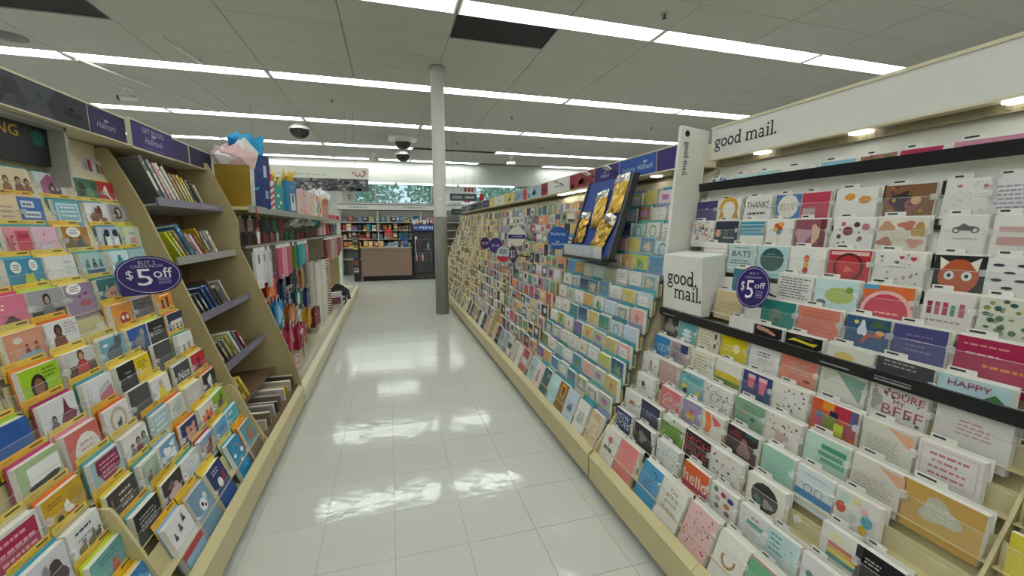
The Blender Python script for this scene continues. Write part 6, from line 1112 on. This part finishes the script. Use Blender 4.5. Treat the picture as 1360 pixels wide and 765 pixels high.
tag(ck, 'black glass door drinks cooler with a blue PEPSI header', 'cooler')
def bottle(x, y, z, h, r, col, cap, label, group):
    o = empty('bottle', (x, y, z)); m = MB(); m.lathe([(.001, 0), (r, .003), (r, h*.6), (r*.4, h*.8), (r*.38, h*.92)], (x, y, z), 10, col); m.build('body', GLOSS, o, o.location)
    m = MB(); m.lathe([(r*.45, h*.92), (r*.45, h), (.001, h)], (x, y, z), 8, cap); m.build('cap', MATTE, o, o.location); tag(o, label, 'bottle', group)
bc = [('c8ccc8', 'clear'), ('b8402f', 'red'), ('d8d0c0', 'milky'), ('8a3a2c', 'rust'), ('3a2418', 'cola'), ('2c5a8a', 'blue')]
for zi, z in enumerate((.482, .772)):
    for i in range(6):
        if zi == 1 and i in (0, 3, 5): continue
        c, n = bc[(i+zi*2) % 6]; bottle(.68+.078*i, 11.33, z, .22, .032, c, 'd8d8d8', '%s drink bottle on the %s cooler shelf' % (n, ('middle', 'upper')[zi]), 'bottles in the cooler')
def pack(name, a, b, col, label, group, face=None, cat='package'):
    m = MB(); m.box(a, b, col); (x0, y0, z0), (x1, y1, z1) = a, b
    m.poly([(x0+(x1-x0)*.15, y0-.001, z0+(z1-z0)*.35), (x1-(x1-x0)*.15, y0-.001, z0+(z1-z0)*.35), (x1-(x1-x0)*.15, y0-.001, z0+(z1-z0)*.75), (x0+(x1-x0)*.15, y0-.001, z0+(z1-z0)*.75)], face or 'dcd8d0')
    m.poly([(x0, y0-.001, z1-.012), (x1, y0-.001, z1-.012), (x1, y0-.001, z1), (x0, y0-.001, z1)], face or 'dcd8d0')
    tag(m.build(name, PAPER, org=((x0+x1)/2, (y0+y1)/2, z0)), label, cat, group)
for i, (c, n) in enumerate((('d8d8d4', 'white'), ('b88a80', 'pink'), ('8a4a3c', 'brown'), ('d0ccc8', 'ivory'), ('6a6a70', 'grey'), ('a8343c', 'red'))):
    pack('carton', (.61+.088*i, 11.3, 1.441), (.685+.088*i, 11.42, 1.56+.02*(i % 3)), c, '%s carton standing on top of the cooler' % n, 'cartons on the cooler')
# on the counter
for i, (c, n, x, h, w_) in enumerate((('c9a01c', 'yellow', -.62, .16, .1), ('d8b430', 'gold', -.5, .15, .09), ('b84a2c', 'orange', -.36, .13, .1), ('d0a820', 'mustard', -.24, .15, .1), ('c8c8c4', 'white', -.02, .10, .16), ('e0dfdb', 'bright white', .12, .14, .1), ('2c4a8a', 'blue', .36, .22, .12))):
    pack('snack_box', (x, 11.3, .86), (x+w_, 11.42, .86+h), c, '%s box standing on the checkout counter' % n, 'boxes on the counter', face='d8d0c0' if i < 4 else '5a7aa8')
o = empty('card_terminal', (.24, 11.36, .86)); m = MB(); m.prism([(11.3, .86), (11.42, .86), (11.42, 1.0), (11.4, 1.02), (11.3, .9)], .2, .29, 'x', '2a2c30'); m.build('body', MATTE, o, o.location); B1('stand', (.225, 11.36, .86), (.265, 11.42, .9), BLACKP, o, o.location); tag(o, 'dark payment terminal on the checkout counter', 'terminal')
o = empty('till_screen', (.42, 11.6, .86)); B1('stand', (.40, 11.6, .86), (.44, 11.64, 1.05), BLACKP, o, o.location); B1('screen', (.28, 11.585, 1.02), (.5, 11.60, 1.2), mat('blue_screen', '34507a', rough=.2), o, o.location); tag(o, 'blue grey till screen behind the counter boxes', 'screen')
o = empty('red_sign', (-.0, 11.7, .86)); B1('post', (-.005, 11.7, .86), (.005, 11.71, 1.2), DARKG, o, o.location); B1('board', (-.09, 11.69, 1.2), (.06, 11.70, 1.33), RED, o, o.location); tag(o, 'small red sign on a post behind the counter', 'sign')
# small dark display left of the counter
o = empty('magazine_stand', (-.86, 11.3, 0)); B1('body', (-.88, 11.2, 0), (-.74, 11.6, 1.15), mat('stand_black', '1e1c1c', rough=.5), o, o.location)
for i in range(5): B1('shelf_lip', (-.88, 11.185, .2+.19*i), (-.74, 11.2, .24+.19*i), DARKG, o, o.location)
tag(o, 'narrow black stand beside the brown counter', 'stand')
for i in range(5):
    c, n = (('c8c4bc', 'white'), ('a84a3a', 'red'), ('3a5a7a', 'blue'), ('d8b84a', 'yellow'), ('8a8a84', 'grey'))[i]
    pack('magazine', (-.87, 11.17, .245+.19*i), (-.76, 11.186, .36+.19*i), c, '%s magazine in the narrow black stand' % n, 'magazines in the stand', face='5a4a44', cat='magazine')
# back shelving with valance
bs = empty('back_shelving', (.7, 12.7, 0)); SH = mat('shelf_white', 'b9b9b2', rough=.5); z_ = lambda n, a, b, mt: B1(n, a, b, mt, bs, bs.location)
z_('back_panel', (-1.3, 12.98, 0), (4.6, 13.0, 1.86), mat('shelf_back', '8f8e86', rough=.6))
for z in (.45, .78, 1.02, 1.26, 1.5): z_('shelf', (-1.3, 12.6, z), (4.6, 12.98, z+.02), SH)
for x in (-1.3, -.3, .9, 2.1, 3.3, 4.58): z_('upright', (x, 12.58, 0), (x+.03, 12.98, 1.86), SH)
va = z_('valance', (-1.32, 12.5, 1.855), (4.6, 12.56, 1.99), mat('valance_white', 'd6d6d0', rough=.5)); m = MB()
for t, x, w_ in (('tobacco', -.78, .5), ('magazines', .75, .62), ('beauty', 2.35, .4)): put_text(m, t, lambda q, y: (q, 12.498, y), x, 1.925, w_, '4a4c50', .06)
m.build('lettering', MATTE, va, bs.location); z_('valance_rim', (-1.32, 12.49, 1.835), (4.6, 12.56, 1.855), BLACKP); z_('valance_rim', (-1.32, 12.49, 1.99), (4.6, 12.56, 2.005), DARKG)
tag(bs, 'pale back shelving under a white tobacco and magazines valance', 'shelving')
rb = random.Random(5)
bcol = [('d8d4cc', 'white'), ('3f86b8', 'blue'), ('b8403c', 'red'), ('d0b03c', 'yellow'), ('3a8a7a', 'green'), ('8a5a48', 'brown'), ('2c2e34', 'black'), ('a8a8a4', 'grey'), ('c87a4a', 'orange')]
for zi, z in enumerate((.80, 1.04, 1.28, 1.52)):
    x = -1.22
    while x < 1.55:
        w_ = rb.uniform(.07, .14); c, n = bcol[rb.randrange(9)]
        pack('shelf_package', (x, 12.62, z), (x+w_, 12.8, z+rb.uniform(.11, .19)), c, '%s package on the %s back shelf under the valance' % (n, ('lowest', 'second', 'third', 'top')[zi]), 'packages on the back shelving', face=bcol[rb.randrange(9)][0]); x += w_+rb.uniform(.01, .06)
# ================================================================== HANGING SIGNS
ws = empty('hanging_sign', (-1.3, 9.3, 2.06))
B1('board', (-2.7, 9.28, 2.33), (-.345, 9.31, 2.56), mat('sign_pale', 'd4d6cc', rough=.5), ws, ws.location)
m = MB(); m.box((-2.7, 9.285, 2.09), (-.36, 9.305, 2.33), '55565a')
rd = random.Random(9)
for i in range(150): m.poly([(x, 9.2838-.0002*(i % 5), z) for x, z in ell(rd.uniform(-2.6, -.42), rd.uniform(2.11, 2.31), rd.uniform(.02, .07), rd.uniform(.01, .04), 6)], rd.choice(('7a7a7c', '3a3b3e', '9a9a98', '2a2b2e')))
m.build('photo_band', MATTE, ws, ws.location)
m = MB(); f = lambda x, y: (x, 9.2785, y)
stroke(m, f, [(-.65, 2.43), (-.66, 2.46), (-.62, 2.47), (-.60, 2.41), (-.56, 2.385), (-.52, 2.41), (-.515, 2.46), (-.52, 2.41), (-.48, 2.385), (-.43, 2.41), (-.41, 2.46), (-.42, 2.50), (-.46, 2.49), (-.45, 2.46)], .022, 'b0303c'); m.build('emblem', MATTE, ws, ws.location); m = MB(); bars(m, f, -1.6, 2.40, .9, .04, 1, 'b4b6ae'); m.build('small_print', MATTE, ws, ws.location)
m = MB()
for x in (-2.4, -.6): m.tube((x, 9.295, 2.56), (x, 9.295, CZ), .002, 6)
m.build('hanging_wire', DARKG, ws, ws.location); tag(ws, 'hanging white sign with a red curled W over a grey photo band', 'sign')
an = empty('aisle_number', (-.77, 9.6, 1.9)); B1('board', (-.90, 9.59, 1.86), (-.66, 9.60, 2.12), MATS['sign_pale'], an, an.location); m = MB(); put_text(m, '2', lambda x, y: (x, 9.588, y), -.77, 2.0, .07, '4a4c50', .1); m.build('number', MATTE, an, an.location)
m = MB(); m.tube((-.78, 9.597, 2.12), (-.78, 9.597, CZ), .002, 6); m.build('hanging_wire', DARKG, an, an.location); tag(an, 'white board with the number 2 under the hanging sign', 'sign')
for x0, x1, y, z0, z1, c, lb, ts in ((1.62, 2.36, 11.5, 2.08, 2.27, '34383c', 'dark grey hanging sign with two columns of small words', ('sewing', 'greeting cards')), (1.58, 2.05, 11.0, 1.69, 1.84, '2c3034', 'small black hanging sign beside the column', None)):
    o = empty('hanging_sign', ((x0+x1)/2, y, z0)); B1('board', (x0, y, z0), (x1, y+.02, z1), mat('sign_'+c, c, rough=.5), o, o.location); m = MB()
    if ts:
        for i, t in enumerate(ts): bars(m, lambda q, yy: (q, y-.002, yy), x0+.2+.34*i, (z0+z1)/2, .26, .08, 2-i, 'a8acae', i)
    else: m.box((x0+.1, y-.002, z0+.06), (x1-.1, y-.0005, z0+.09), '6a6e72')
    m.build('lettering', MATTE, o, o.location)['kind'] = 'stuff'; m = MB()
    for x in (x0+.08, x1-.08): m.tube((x, y+.01, z1), (x, y+.01, CZ), .002, 6)
    m.build('hanging_wire', DARKG, o, o.location); tag(o, lb, 'sign')
# red bow ornament on top of the far right header
m = MB(); rd = random.Random(3)
for i in range(12):
    a = i*.52; d = Vector((.3*math.cos(a), math.cos(a), abs(math.sin(a))+.2)).normalized(); s = d.orthogonal().normalized()*.05; d *= .6; p = Vector((1.56, 7.2, 1.80)); m.mesh([p-s, p+s, p+d*.22+s, p+d*.22-s], [(0, 1, 2, 3)], 'b8242c'); m.mesh([p+d*.22+s, p+d*.22-s, p+d*.1+Vector((0, 0, .06))], [(0, 1, 2)], 'c8303a')
tag(m.build('red_bow', MATTE, org=(1.56, 7.2, 1.79)), 'big red bow on top of the far yellow header signs', 'bow')
